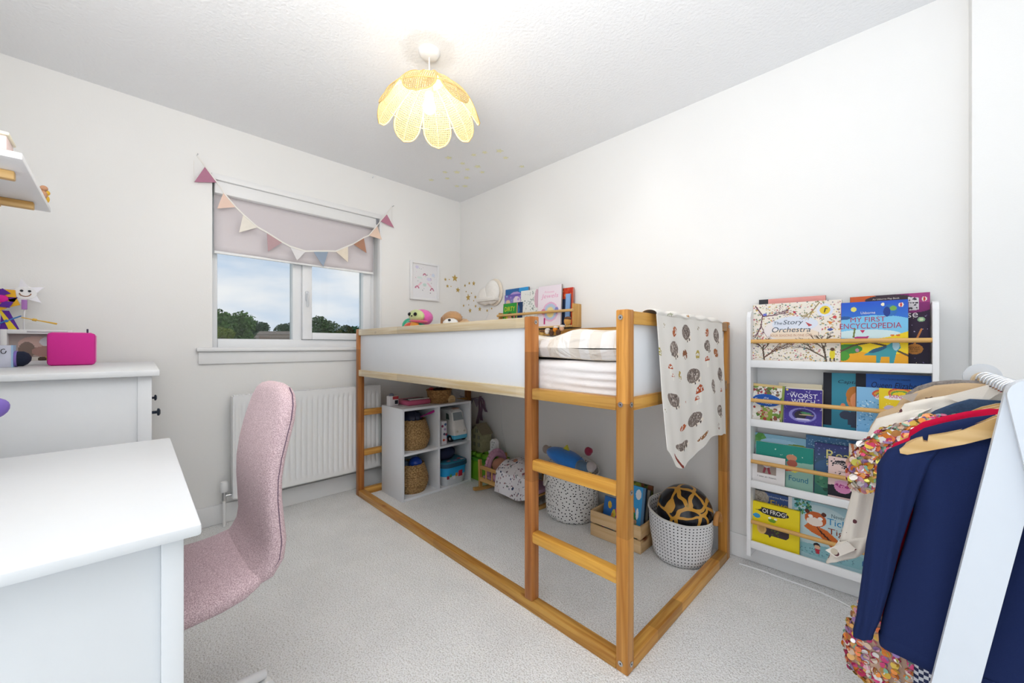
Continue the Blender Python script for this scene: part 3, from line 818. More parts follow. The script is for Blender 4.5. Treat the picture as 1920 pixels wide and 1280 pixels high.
for i, (x, y, s, kind) in enumerate(stars):
    u, v = 740 + x / 5.0526, 460 + y / 5.0526
    left = x < 625
    c = onX(u, v, WX) if left else onY(u, v, WY)
    dist = (c.y - c.x) * .7071; r = s / 5.0526 / F_PX * dist * 1.1
    ex = Vector((0, 1, 0)) if left else Vector((1, 0, 0)); nrm = Vector((1, 0, 0)) if left else Vector((0, -1, 0))
    poly = starpoly(c + nrm * .0005, ex, Vector((0, 0, 1)), r, .2 * math.sin(i * 7)) if kind != 'D' else [c + nrm * .0005 + ex * (math.cos(a) * r) + Vector((0, 0, math.sin(a) * r)) for a in [PI * k / 4 for k in range(8)]]
    wl_ = 'window wall beside the picture' if left else 'bed wall near the corner'
    lab = {'L': 'largest gold star sticker on the window wall', 'L2': 'largest gold star sticker on the bed wall', 'M': 'medium gold star sticker on the ' + wl_, 'S': 'small gold star sticker on the ' + wl_, 'D': 'tiny gold dot sticker on the ' + wl_}[kind]
    same = sorted(q[0] for q in stars if q[3] == kind and (q[0] < 625) == left)
    if kind in 'SMD' and len(same) > 1: lab = lab.replace(' beside the picture', '').replace(' near the corner', '') + ', %s from the left' % ORD[same.index(x)]
    obj('gold_star' if kind != 'D' else 'gold_dot', MB().prism(poly, nrm * .0012), M_GOLD, smooth=False, label=lab, cat='sticker', group=('gold %s stickers on the ' % {'L': 'large star', 'L2': 'large star', 'M': 'medium star', 'S': 'small star', 'D': 'dot'}[kind]) + wl_)

# picture frame on the window wall
pf = thing('framed_print', 'white framed print with pink rainbows beside the window', 'picture', (WX, 1.786, 1.42))
py0, py1, pz0, pz1 = 1.648, 1.925, 1.424, 1.740
obj('frame', frame4(py0, py1, pz0, pz1, .018, WX + .001, WX + .022, .002), M_WHITE, pf)
def sheet_print(y0, y1, z0, z1, x, nx, ny, layers):
    mb = MB().grid(lambda s, t: (x, y0 + s * (y1 - y0), z0 + t * (z1 - z0)), nx, ny); mb.cols = raster(nx, ny, layers); return mb
L = [('bg', '#f0eff2')]
def rainbow(cx, cy, r):
    for q, c in ((1, '#b05a7c'), (.72, '#e8b3c6'), (.45, '#f0eff2')): L.extend([('e', cx, cy, r * q, r * q * .95, c)])
    L.append(('r', cx - r, cy - r, cx + r, cy - .002, '#f0eff2'))
L += [('e', .2, .9, .06, .05, '#dcd8ee'), ('e', .3, .6, .1, .03, '#dfece9'), ('e', .68, .58, .1, .05, '#e3e0f2'), ('e', .5, .4, .07, .05, '#cfe3dd'), ('e', .85, .72, .07, .05, '#dde6f4'),
      ('e', .3, .4, .12, .03, '#f2cfdb', .6), ('e', .7, .4, .12, .03, '#f2cfdb', -.6)]
for c in ((.5, .67, .075), (.2, .27, .085), (.8, .25, .08)): rainbow(*c)
L += [('dots', 26, .012, ['#8f8b95', '#b7b3bd', '#e2b9c8', '#b9cfc9'], (.08, .08, .92, .92), 5)]
obj('print', sheet_print(py0 + .018, py1 - .018, pz0 + .018, pz1 - .018, WX + .008, 60, 70, L), paintmat(), pf, smooth=False, fix=False)

# ------------------------------------------------------------------ desk
DR = math.radians(1.0)
desk = thing('desk', 'white wooden desk in the left foreground', 'desk', (-1.24, -.17, 0))
DM = Matrix.Translation((-.816, .0925, 0)) @ Matrix.Rotation(-DR, 4, 'Z')
M_DESK = mat('white_painted_desk', '#e4e6e8', .38, noise=.012)
def dk(a, b, c=.003): return MB().cbox(a, b, c, DM)
obj('desktop', dk((-.842, -.51, .731), (0, .0, .75), .005), M_DESK, desk)
obj('side_panel', dk((-.044, -.475, .02), (-.034, -.05, .731), .001), M_DESK, desk)
obj('side_panel', dk((-.812, -.475, .02), (-.802, -.05, .731), .001), M_DESK, desk)
for x in (-.060, -.822):
    for y in (-.05, -.50):
        obj('leg', dk((x, y, 0), (x + .042, y + .028, .731), .002), M_DESK, desk)
obj('modesty_panel', dk((-.80, -.495, .35), (-.06, -.483, .731), .001), M_DESK, desk)
obj('drawer', dk((-.79, -.45, .655), (-.07, -.04, .729), .002), M_DESK, desk)
# something purple on the desk, at the left edge of the view
p = onX(-26, 768, -1.45)
hb = thing('desk_toy', 'purple rounded item standing on the desk at the left edge', 'toy', (-1.45, p.y - .02, .75))
M_PURPLE = mat('purple_plastic', '#7a63b4', .4)
obj('head', MB().blob((-1.45, p.y + .005, p.z), (.016, .03, .024), rot=(.5, 0, 0)), M_PURPLE, hb)
obj('handle', MB().tube([(-1.45, p.y - .015, p.z - .02), (-1.45, p.y - .06, .82), (-1.45, p.y - .075, .76)], [.011, .009, .012], 10), M_PURPLE, hb)
obj('stand', MB().lathe((-1.45, p.y - .075, .75), [(.032, 0), (.034, .004), (.034, .075), (.029, .075), (.028, .01)], 24), mat('pot_lilac', '#cabfe2', .5), hb)

# ------------------------------------------------------------------ dresser
dr = thing('dresser', 'white chest of drawers with dark knobs against the window wall', 'dresser', (-2.3, -.16, 0))
RM = Matrix.Translation((-1.805, .0893, 0)) @ Matrix.Rotation(-math.radians(1.6), 4, 'Z')
def rk(a, b, c=.003): return MB().cbox(a, b, c, RM)
ZD = .961
obj('top', rk((-.985, -.49, ZD - .021), (0, 0, ZD), .004), M_DESK, dr)
obj('side_panel', rk((-.036, -.46, .06), (-.026, -.05, ZD - .021), .001), M_DESK, dr)
obj('side_panel', rk((-.965, -.46, .06), (-.955, -.05, ZD - .021), .001), M_DESK, dr)
for x in (-.058, -.97):
    for y in (-.056, -.485):
        obj('corner_post', rk((x, y, 0), (x + .038, y + .036, ZD - .021), .002), M_DESK, dr)
obj('back_panel', rk((-.95, -.484, .06), (-.04, -.476, ZD - .025), .001), M_DESK, dr)
M_KNOB = mat('dark_bronze_knob', '#2b3442', .35, metal=.6)
zz = [.09, .37, .65]; hh = [.27, .27, .265]
for z, h in zip(zz, hh):
    dw = obj('drawer', rk((-.93, -.45, z), (-.06, -.022, z + h), .003), M_DESK, dr)
    for x in (-.235, -.81):
        c = RM @ Vector((x, -.022, z + h * .517)); e = (RM.to_3x3() @ Vector((0, 1, 0)))
        obj('knob', MB().tube([c, c + e * .018, c + e * .02, c + e * .025, c + e * .029], [.0055, .0055, .014, .0145, .008], 16), M_KNOB, dw)
obj('plinth', rk((-.93, -.05, .04), (-.06, -.035, .085), .002), M_DESK, dr)

# things on the dresser
box_p = MB().cbox((-2.545, -.222, ZD), (-2.47, -.086, ZD + .138), .012)
pb = thing('storage_box', 'bright pink fabric box with zip at the right on the dresser', 'box', (-2.5, -.155, ZD))
obj('body', box_p, mat('hot_pink_fabric', '#e0349c', .8, noise=.06, nscale=400), pb)
obj('zip_edge', MB().tube([(-2.508, -.085, ZD + .012), (-2.508, -.0845, ZD + .126), (-2.508, -.1, ZD + .1385), (-2.508, -.21, ZD + .1385)], .0022, 6), mat('zip_pink', '#f0a4d0', .6), pb)
obj('zip_pull', MB().cbox((-2.51, -.113, ZD + .136), (-2.506, -.107, ZD + .156), .0015), mat('zip_dark', '#3a3550', .5), pb)
dbx = thing('doll_box', 'white display box with clear window behind the pink box', 'box', (-2.66, -.26, ZD))
obj('carton', frame4(-.36, -.16, ZD, ZD + .152, .018, -2.70, -2.63, .002).box((-2.71, -.36, ZD), (-2.70, -.16, ZD + .152)), M_WHITE, dbx)
LL = [('bg', '#b9aba6'), ('e', .45, .6, .3, .3, '#d6b7ad'), ('e', .7, .7, .2, .2, '#d9d9de'), ('e', .3, .4, .14, .3, '#8d7a70'), ('e', .62, .35, .25, .2, '#b58f86'), ('r', 0, 0, 1, .14, '#e3e0d8'), ('e', .7, .08, .18, .09, '#d3ba3c'), ('e', .55, .08, .08, .08, '#5a4a40')]
obj('contents', sheet_print(-.345, -.175, ZD + .016, ZD + .136, -2.668, 50, 40, LL), paintmat(), dbx, smooth=False, fix=False)
LM = Matrix.Translation((-2.6295, -.36, ZD)) @ Matrix.Rotation(PI / 2, 4, 'Z')
obj('print_band', MB().box((.07, -.0006, .140), (.185, .0, .146), LM), mat('pale_grey_ink', '#c4c2c8', .6), dbx, smooth=False)
sp_ = thing('star_puppet', 'silver star wand with a drawn smiling face on the dresser', 'toy', (-2.74, -.27, ZD))
c = onX(48, 549, -2.74); ex, ez = Vector((0, 1, 0)), Vector((0, 0, 1))
obj('star', MB().prism(starpoly(c, ex, ez, .062, .2), (.006, 0, 0)), mat('silver_card', '#dcdbe2', .3, metal=.35), sp_, smooth=False)
obj('face', MB().prism([c + Vector((.0065, 0, 0)) + ex * (math.cos(a) * .033) + ez * (math.sin(a) * .027) for a in [PI * i / 10 for i in range(20)]], (.002, 0, 0)), M_WHITE, sp_, smooth=False)
fc = c + Vector((.009, 0, 0)); M_INK = mat('black_ink', '#23222a', .6)
for dy, dz_ in ((-.010, .008), (.012, .008)): obj('eye', MB().tube([fc + ex * dy + ez * dz_, fc + ex * dy + ez * dz_ + Vector((.001, 0, 0))], .005, 10), M_INK, sp_)
obj('mouth', MB().tube([fc + ex * (math.cos(a) * .016) + ez * (math.sin(a) * .013 - .003) for a in [PI + PI * i / 8 for i in range(9)]], .0018, 6), mat('mouth_brown', '#9a6a4a', .6), sp_)
b_ = onX(45, 592, -2.74)
obj('handle', MB().tube([c - ez * .03, b_, Vector((-2.74, b_.y, ZD))], .003, 8), M_WHITE, sp_)
obj('ribbon', MB().cbox(onX(44.5, 580, -2.735) - Vector((0, .006, 0)), onX(47, 562, -2.73) + Vector((.002, .006, 0)), .001), mat('lilac_ribbon', '#b07ac2', .5), sp_)
for nm, a, b, cc, lab in (('paint_stick', (-4, 607), (40, 592), '#3f7fc4', 'blue plastic stick leaning at the left end of the dresser'), ('paint_stick', (40, 595), (107, 607), '#e6b84a', 'yellow tipped wooden stick pointing right above the display box')):
    P, Q = onX(a[0], a[1], -2.715), onX(b[0], b[1], -2.715)
    so = thing(nm, lab, 'stick', (P + Q) / 2)
    obj('shaft', MB().tube([P, P.lerp(Q, .5), Q], [.0035, .003, .0025] if cc == '#3f7fc4' else [.002, .0025, .004], 8), mat('stick_' + cc, cc, .5), so)
    obj('collar', MB().tube([P.lerp(Q, .3), P.lerp(Q, .42)], .006, 10), mat('stick_' + cc, cc, .5), so)
rs = thing('foil_rosette', 'purple and yellow foil rosette with pink centre on the dresser', 'decoration', (-2.72, -.40, ZD))
c = onX(3, 560, -2.72)
for k in range(10):
    a = 2 * PI * k / 10 + .2; d = ex * math.cos(a) + ez * math.sin(a); e = -ex * math.sin(a) + ez * math.cos(a); r = .055 if k % 2 else .044
    obj('foil_loop', MB().prism([c + d * .012, c + d * r * .6 + e * .024, c + d * r, c + d * r * .6 - e * .024], (.004 + .006 * (k % 3), 0, 0)), mat('foil_' + 'py'[k % 2], ('#5a2a94', '#dba82c')[k % 2], .25, metal=.5), rs, smooth=False)
obj('centre', MB().blob(c + Vector((.012, 0, 0)), (.008, .02, .018)), mat('pink_pompom', '#e0249a', .7), rs)
tail = onX(-3, 625, -2.72)
obj('tail', MB().prism([c - ez * .05, c - ez * .05 + ex * .02, tail + ex * .07 - ez * .02, tail - ez * .05], (.004, 0, 0)), mat('foil_p', '#5a2a94'), rs, smooth=False)
obj('tail', MB().prism([c - ez * .04 - ex * .01, c - ez * .05 + ex * .0, tail + ex * .05 + ez * .02, tail + ez * .01 + ex * .03], (.007, 0, 0)), mat('foil_yl', '#efd22c', .4), rs, smooth=False)
obj('stand', MB().tube([c - ez * .04, Vector((-2.72, c.y, ZD))], .004, 8), M_WHITE, rs)
hx = thing('gift_carton', 'pale iridescent carton at the left end of the dresser', 'box', (-2.42, -.37, ZD))
p1 = onX(24, 684, -2.42)
obj('carton', MB().cbox((-2.48, p1.y - .085, ZD), (-2.42, p1.y, ZD + .085), .002), mat('iridescent_card', '#d6d9ea', .3, noise=.12, nscale=20), hx)
obj('edge_band', MB().box((-2.4805, p1.y - .004, ZD), (-2.4194, p1.y + .0006, ZD + .0853)), mat('sky_blue_band', '#a9cdee', .4), hx, smooth=False)
obj('motif', MB().tube([(-2.419, p1.y - .022 + .006 * math.cos(a), ZD + .062 + .009 * math.sin(a)) for a in [PI * .3 + i * .55 for i in range(11)]], .0012, 5), M_INK, hx)
br = thing('makeup_brush', 'short dark bristled brush next to the iridescent carton', 'brush', (-2.46, p1.y + .05, ZD))
obj('bristles', MB().tube([(-2.45, p1.y + .006, ZD + .0316), (-2.45, p1.y + .022, ZD + .0316), (-2.45, p1.y + .034, ZD + .031), (-2.45, p1.y + .042, ZD + .030)], [.030, .030, .022, .008], 14), mat('navy_bristles', '#1d2438', .9, noise=.3, nscale=300), br)
obj('ferrule', MB().tube([(-2.45, p1.y + .001, ZD + .0316), (-2.45, p1.y + .008, ZD + .0316)], .0315, 16), mat('lilac_ferrule', '#8f78c8', .4), br)

# ------------------------------------------------------------------ wall shelf top left
sh = thing('wall_shelf', 'white wall shelf on pine brackets, upper left', 'shelf', (-1.75, -.3, 1.49))
SZ = 1.487
obj('board', MB().cbox((-2.0, -.43, SZ), (-1.48, -.170, SZ + .016), .002), M_WHITE, sh)
WB = wood('bracket_pine', 'Y', '#dcb577', '#c09252', knots=False)
for x in (-1.60, -1.90):
    bk_ = obj('bracket', MB().cbox((x - .011, -.43, SZ - .022), (x + .011, -.195, SZ), .003), WB, sh)
    obj('brace', MB().tube([(x, -.428, SZ - .18), (x, -.265, SZ - .018)], .011, 4), WB, bk_)
    obj('upright', MB().cbox((x - .011, -.43, SZ - .22), (x + .011, -.41, SZ - .022), .003), WB, bk_)
cd_ = thing('candle_box', 'small dusky pink box with gilt edge on the wall shelf', 'box', (-1.52, -.3, SZ + .016))
q = onX(13, 285, -1.483)
obj('carton', MB().cbox((-1.56, q.y - .09, SZ + .0165), (-1.483, q.y, SZ + .05), .003), mat('dusky_pink_card', '#e6cfca', .6), cd_)
obj('lid', MB().cbox((-1.564, q.y - .094, SZ + .05), (-1.479, q.y + .004, SZ + .058), .003), mat('cream_lid', '#f1ead2', .5), cd_)
for u, v, cc, lab in ((86, 361, '#b98a6a', 'tiny brown toy figure peeking over the shelf edge'), (91, 376, '#e2b43a', 'tiny yellow toy figure at the shelf end')):
    p = onX(u, v, -1.9 if v < 370 else -1.95); 
    t = thing('toy_figure', lab, 'toy', (p.x, -.185, SZ + .016))
    obj('body', MB().blob((p.x, -.178, SZ + .03), (.01, .01, .014)), mat('toy_' + cc, cc, .6), t)
    obj('head', MB().blob((p.x, -.176, SZ + .05), .009), mat('toy_head_' + cc, cc, .6), t)

# ------------------------------------------------------------------ chair
ch = thing('desk_chair', 'pink upholstered swivel chair at the white desk', 'chair', (-1.285, .07, 0))
def tweed():
    m = bpy.data.materials.new('pink_woven_upholstery'); m.use_nodes = True
    n, l = m.node_tree.nodes, m.node_tree.links; b = n['Principled BSDF']
    tc = n.new('ShaderNodeTexCoord'); a = n.new('ShaderNodeTexNoise'); a.inputs['Scale'].default_value = 420; a.inputs['Detail'].default_value = 2
    l.new(tc.outputs['Object'], a.inputs['Vector'])
    r = n.new('ShaderNodeValToRGB'); r.color_ramp.elements[0].position = .36; r.color_ramp.elements[0].color = lin('#b8989e'); r.color_ramp.elements[1].position = .64; r.color_ramp.elements[1].color = lin('#ecd4d8')
    l.new(a.outputs['Fac'], r.inputs['Fac']); l.new(r.outputs['Color'], b.inputs['Base Color'])
    bp = n.new('ShaderNodeBump'); bp.inputs['Strength'].default_value = .35; bp.inputs['Distance'].default_value = .003; l.new(a.outputs['Fac'], bp.inputs['Height']); l.new(bp.outputs['Normal'], b.inputs['Normal'])
    b.inputs['Roughness'].default_value = .9; b.inputs['Specular IOR Level'].default_value = .15; b.inputs['Sheen Weight'].default_value = .15
    return m
M_TW = tweed()
CX = -1.285
def section(c, tang, hw, ht, n=36, p=3.2):
    """rounded section across X, thickness along the path normal (in the YZ plane)"""
    t = Vector((0, tang[0], tang[1])).normalized(); nn = Vector((0, -t.z, t.y))
    r = []
    for i in range(n):
        a = 2 * PI * i / n; ca, sa = math.cos(a), math.sin(a)
        r.append(Vector((CX, c[0], c[1])) + Vector((1, 0, 0)) * (hw * math.copysign(abs(ca) ** (2 / p), ca)) + nn * (ht * math.copysign(abs(sa) ** (2 / p), sa)))
    return r
# backrest: path of the middle of the shell, bottom to top (y, z, half width, half thickness)
bp_ = [(.205, .462, .150, .010), (.228, .466, .172, .026), (.252, .480, .184, .033), (.270, .510, .188, .033), (.275, .55, .188, .032), (.271, .60, .187, .030), (.267, .66, .186, .029), (.268, .71, .186, .029), (.275, .76, .187, .029), (.286, .81, .188, .029), (.298, .855, .184, .029), (.306, .89, .170, .028), (.311, .915, .146, .025), (.314, .93, .110, .020), (.3155, .939, .055, .010)]
rings = []
for i, (y, z, hw, ht) in enumerate(bp_):
    a, b = bp_[max(0, i - 1)], bp_[min(len(bp_) - 1, i + 1)]
    rings.append(section((y, z), (b[0] - a[0], b[1] - a[1]), hw, ht))
obj('backrest', MB().loft(rings), M_TW, ch, smooth='all')
st = [(-.20, .447, .12, .012), (-.19, .447, .165, .024), (-.165, .447, .188, .030), (-.12, .448, .198, .032), (-.05, .447, .2, .033), (.03, .445, .2, .033), (.10, .446, .198, .032), (.16, .449, .194, .031), (.20, .456, .19, .030), (.228, .468, .184, .026), (.245, .482, .17, .014)]
rings = []
for i, (y, z, hw, ht) in enumerate(st):
    a, b = st[max(0, i - 1)], st[min(len(st) - 1, i + 1)]
    rings.append(section((y, z), (b[0] - a[0], b[1] - a[1]), hw, ht))
obj('seat', MB().loft(rings), M_TW, ch, smooth='all')
# piping seam along the near edge of the backrest
seam = []
for i, (y, z, hw, ht) in enumerate(bp_[1:-1]):
    seam.append((CX + hw * .985 + .001, y + .006, z))
obj('seam', MB().tube(seam, .0016, 6), mat('mauve_seam', '#6d5668', .8), ch)
obj('column', MB().lathe((CX, .02, .06), [(.03, 0), (.028, .12), (.02, .14), (.02, .34), (.06, .355), (.06, .36)], 20), mat('chair_white_metal', '#ececee', .35), ch)
for k in range(5):
    a = math.radians(101.6) + 2 * PI * k / 5; d = Vector((math.cos(a), math.sin(a), 0))
    lg = obj('base_leg', MB().tube([Vector((CX, .02, .095)) + d * .02, Vector((CX, .02, .085)) + d * .16, Vector((CX, .02, .066)) + d * .285], [.024, .019, .013], 10), MATS['chair_white_metal'], ch)
    obj('castor', MB().tube([Vector((CX, .02, .026)) + d * .28 - d.cross(Vector((0, 0, 1))) * .02, Vector((CX, .02, .026)) + d * .28 + d.cross(Vector((0, 0, 1))) * .02], .026, 18), M_TRIM, lg)
# ------------------------------------------------------------------ books
M_PAGES = mat('book_pages', '#e9e2d2', .9, noise=.05, nscale=300)
def ink(c): return mat('ink_' + c, c, .6, noise=.02)
def book(name, label, x0, x1, z0, z1, yb, lean, th, layers, spine='#222222', texts=(), roll=0.0, group=None, res=None, foot=0.0):
    """a book standing on a ledge with its front cover towards the room; x0..x1 wide, z0..z1 tall,
    yb: y of the foot of the front cover, lean: how far the top leans back"""
    w, h = x1 - x0, z1 - z0
    tilt = math.atan2(lean, h)
    b = thing(name, label, 'book', (x0, yb, z0), group=group, rot=(-tilt, roll, 0))
    M = wm(b)
    res = res or 520
    nx, ny = max(10, int(w * res)), max(10, int(h * res))
    mb = MB()
    mb.grid(lambda s, t: M @ Vector((s * w, 0, t * h)), nx, ny)
    foot = foot / h
    cols = raster(nx, ny, layers, foot)
    k0 = len(mb.f)
    mb.box((0, .0002, 0), (w, .0025, h), M); mb.box((0, th - .0025, 0), (w, th, h), M); mb.box((-.001, 0.0002, 0), (.002, th, h), M)
    mb.cols = np.vstack([cols, np.tile(lin(spine), (len(mb.f) - k0, 1))])
    obj('cover', mb, paintmat(), b, smooth=False, fix=False)
    obj('pages', MB().box((.003, .0026, .003), (w - .003, th - .0026, h - .003), M), M_PAGES, b, smooth=False)
    for t in texts:
        lettering(t[0], b, M, t[1] * w, (foot + (1 - foot) * t[2]) * h, t[3] * w, (foot + (1 - foot) * t[4]) * h, ink(t[5]), shear=t[6] if len(t) > 6 else 0)
    return b

# ------------------------------------------------------------------ bookcase on the bed wall
BCX0, BCX1, BCY, BCZ0, BCZ1 = -.5055, .0963, 2.045, .074, 1.205
bc = thing('bookcase', 'narrow white front-facing bookcase with pine rails', 'bookcase', (-.2, WY - .06, BCZ0))
for x in (BCX0, BCX1 - .016):
    prof = [(BCY, BCZ0), (WY - .001, BCZ0), (WY - .001, BCZ1 + .0), (BCY + .035, BCZ1), (BCY + .012, BCZ1 - .006), (BCY, BCZ1 - .03)]
    obj('side_panel', MB().prism([(x, y, z) for y, z in prof], (.016, 0, 0)), M_WHITE, bc, smooth=False)
SHZ = [.945, .674, .392, .113]
WRAIL = wood('rail_beech', 'X', '#e2b36e', '#cf9c55', knots=False, rough=.45)
for z in SHZ:
    obj('shelf', MB().cbox((BCX0 + .016, BCY + .012, z), (BCX1 - .016, WY - .001, z + .014), .001), M_WHITE, bc)
    obj('lip', MB().cbox((BCX0 + .016, BCY, z), (BCX1 - .016, BCY + .012, z + .033), .002), M_WHITE, bc)
    obj('dowel_rail', MB().tube([(BCX0 + .012, BCY + .010, z + .119), (BCX1 - .012, BCY + .010, z + .119)], .0088, 16), WRAIL, bc)

def BX(u, v, Y): return onY(u, v, Y).x
def BZ(u, v, Y): return onY(u, v, Y).z
YF, YK = 2.075, 2.112      # front row and back row of covers on a ledge
FLR = [z + .0145 for z in SHZ]
def px_book(name, label, row, ul, ur, ut, vt, Y, lean, th, layers, **k):
    """cover whose left / right edges show at ul / ur and whose top shows at (ut, vt)"""
    x0 = BX(ul, vt, Y + lean * .6); x1 = BX(ur, vt, Y + lean * .6); z1 = BZ(ut, vt, Y + lean)
    return book(name, label, x0, x1, FLR[row], z1, Y, lean, th, layers, foot=.0185, **k)
G1 = 'picture books on the top ledge of the bookcase'; G2 = 'picture books on the second ledge of the bookcase'; G3 = 'picture books on the third ledge of the bookcase'; G4 = 'picture books on the lowest ledge of the bookcase'
# --- top ledge
px_book('picture_book', 'coral pink book with black spine behind the floral book, top ledge', 0, 1423, 1548, 1500, 556.5, 2.125, .012, .012, [('bg', '#f2a59c'), ('r', 0, 0, .14, 1, '#35333a')], spine='#35333a', group=G1, res=250)
rn = random.Random(5)
LS = [('bg', '#efe6da'), ('dots', 900, .011, ['#d9c9a0', '#c98f8f', '#8fa08a', '#8d8a66', '#b9a06a', '#c56a76', '#6f8f8a', '#d8b25a', '#7a6a84', '#cfd8d0'], (0, 0, 1, 1), 2), ('e', .47, .52, .33, .22, '#eee6e4'), ('e', .5, .63, .26, .13, '#dfe4f0'), ('e', .5, .45, .28, .10, '#f1dfca')]
def branch(p, q, w, c, depth, sp=.5):
    LS.append(('l', [p, q], w, c, 1.35))
    if depth:
        for k in range(3):
            a = math.atan2(q[1] - p[1], q[0] - p[0]) + rn.uniform(-sp, sp) * 1.3; l = math.hypot(q[0] - p[0], q[1] - p[1]) * rn.uniform(.5, .75)
            s = (p[0] + (q[0] - p[0]) * rn.uniform(.5, 1), p[1] + (q[1] - p[1]) * rn.uniform(.5, 1))
            branch(s, (s[0] + math.cos(a) * l, s[1] + math.sin(a) * l), w * .6, c, depth - 1, sp)
branch((.03, .97), (.13, .78), .011, '#6d4552', 0); branch((.13, .78), (.30, .80), .009, '#6d4552', 3); branch((.12, .8), (.10, .56), .009, '#6d4552', 2)
branch((.15, .02), (.13, .22), .013, '#5a4638', 3); branch((.16, .06), (.30, .2), .012, '#6a4a3a', 3)
branch((.85, .0), (.82, .25), .013, '#5a4a3a', 3); branch((.84, .06), (.64, .22), .010, '#5a4a3a', 2); branch((.77, .97), (.68, .8), .009, '#a08c5c', 2)
LS += [('e', .83, .84, .085, .105, '#dfe3f2'), ('e', .83, .84, .055, .068, '#e9c92e'), ('l', [(.825, .81), (.835, .87), (.85, .86)], .008, '#2f2a2a', 1.35), ('e', .5, .83, .016, .02, '#c23a4c'), ('e', .93, .72, .02, .024, '#cf4a4a'), ('p', [(.86, .66), (.88, .6), (.92, .64)], '#dd8a3c'),
       ('p', [(.62, .66), (.66, .58), (.70, .6)], '#b8474c'), ('e', .15, .81, .025, .022, '#6a72cc'), ('e', .885, .52, .03, .02, '#4a5fa0'),
       ('e', .91, .12, .028, .085, '#e6d32a'), ('e', .91, .2, .022, .028, '#5a3f30'), ('r', .88, .01, .895, .06, '#4a3a30'), ('r', .92, .01, .935, .06, '#4a3a30')]
px_book('picture_book', 'wide cream book with branches and flowers on its cover, top ledge', 0, 1411.5, 1578, 1500, 565.6, YF, .02, .016, LS, spine='#33313c', group=G1, res=640,
        texts=(('The', .26, .625, .36, .675, '#4a5a66', .15), ('Story', .37, .60, .60, .70, '#3f4f5c', .2), ('Orchestra', .24, .49, .68, .58, '#3f4f5c', .2), ('FOUR SEASONS IN ONE DAY', .22, .415, .70, .455, '#c08a6a')))
px_book('picture_book', 'dark purple space book at the right end of the top ledge', 0, 1594, 1744, 1700, 550, 2.122, .014, .012,
        [('grad', '#241a30', '#3a1d40'), ('e', .8, .92, .35, .2, '#8a2a72'), ('e', .95, 1, .2, .14, '#a83a80'), ('e', .1, .95, .28, .08, '#d8632c'), ('e', .5, .93, .3, .07, '#3c2c38'), ('dots', 60, .005, ['#cfc2e6', '#8a78b8', '#e9d9b0'], (0, 0, 1, .8), 4), ('e', .9, .62, .045, .035, '#9cc79a'), ('e', .9, .62, .025, .02, '#e3eec8'), ('l', [(.82, .28), (.9, .48)], .012, '#d88a4a'), ('e', .82, .2, .10, .075, '#d08a3a'), ('p', [(.74, .95), (.87, .93), (.87, .76), (.76, .75)], '#dcd8dc'), ('dots', 16, .012, ['#3a3440'], (.75, .78, .86, .93), 3), ('e', .935, .91, .03, .035, '#f0e2da'), ('e', .935, .91, .012, .03, '#c8343a')],
        spine='#1d1724', group=G1, texts=(('An Usborne Flap Book', .30, .925, .64, .955, '#e8e0da'), ('Universe', .30, .65, .86, .75, '#efe8ea'), ('over', .75, .215, .89, .235, '#5a3a1c'), ('60 flaps', .765, .185, .88, .212, '#5a3a1c'), ('to lift', .78, .16, .86, .18, '#5a3a1c')))
px_book('picture_book', 'bright blue and yellow encyclopedia with teal dinosaur, top ledge', 0, 1577, 1703, 1640, 564, 2.072, .02, .014,
        [('grad', '#4aa0dc', '#2456c8'), ('e', .5, .55, .7, .22, '#7cc4ea'), ('e', .4, .46, .5, .08, '#cfe6ea'), ('p', [(0, 0), (0, .36), (.5, .38), (.75, .42), (1, .5), (1, 0)], '#f2d21e'), ('p', [(0, .12), (.3, .18), (.6, .12), (1, .16), (1, 0), (0, 0)], '#eda820'), ('e', .12, .22, .22, .08, '#3f8a3a'), ('e', .04, .1, .1, .08, '#4c9a34'),
         ('l', [(0, .18), (.2, .28), (.45, .33), (.7, .27), (1, .12)], .014, '#5a4a3a'), ('l', [(0, .33), (1, .33)], .008, '#5a4a3a'), ('p', [(.36, .12), (.5, .22), (.66, .25), (.78, .33), (.88, .32), (.9, .24), (.84, .18), (.8, .0), (.74, .0), (.74, .1), (.62, .1), (.6, 0), (.55, 0), (.55, .12)], '#3f9aa4'), ('e', .83, .28, .05, .08, '#a9ccd8'), ('e', .57, .21, .14, .03, '#2a5a78', .35),
         ('p', [(.2, .42), (.24, .37), (.4, .37), (.44, .43)], '#b8347c'), ('p', [(.3, .53), (.38, .53), (.34, .48)], '#c23060'), ('l', [(.2, .42), (.22, .55)], .014, '#6f7a3a'), ('e', .75, .84, .1, .095, '#2f6fb8'), ('e', .79, .87, .05, .04, '#7cb04a'), ('e', .7, .82, .05, .08, '#1c3a8a'), ('e', .2, .88, .045, .04, '#e6dc6a'), ('e', .64, .94, .028, .026, '#f0e8c8'), ('e', .9, .92, .038, .036, '#f0e2d0'), ('e', .9, .92, .014, .034, '#c8343a'),
         ('e', .05, .74, .1, .03, '#2a5a9a'), ('e', .78, .44, .03, .015, '#d8742a'), ('e', .86, .44, .03, .015, '#d8742a'), ('e', .26, .2, .03, .03, '#b88aa0')],
        spine='#b8342c', group=G1, res=620, texts=(('Usborne', .31, .795, .53, .835, '#e8e4e0'), ('MY FIRST', .15, .665, .68, .745, '#b03a5a'), ('ENCYCLOPEDIA', -.02, .555, .91, .645, '#b03a5a')))
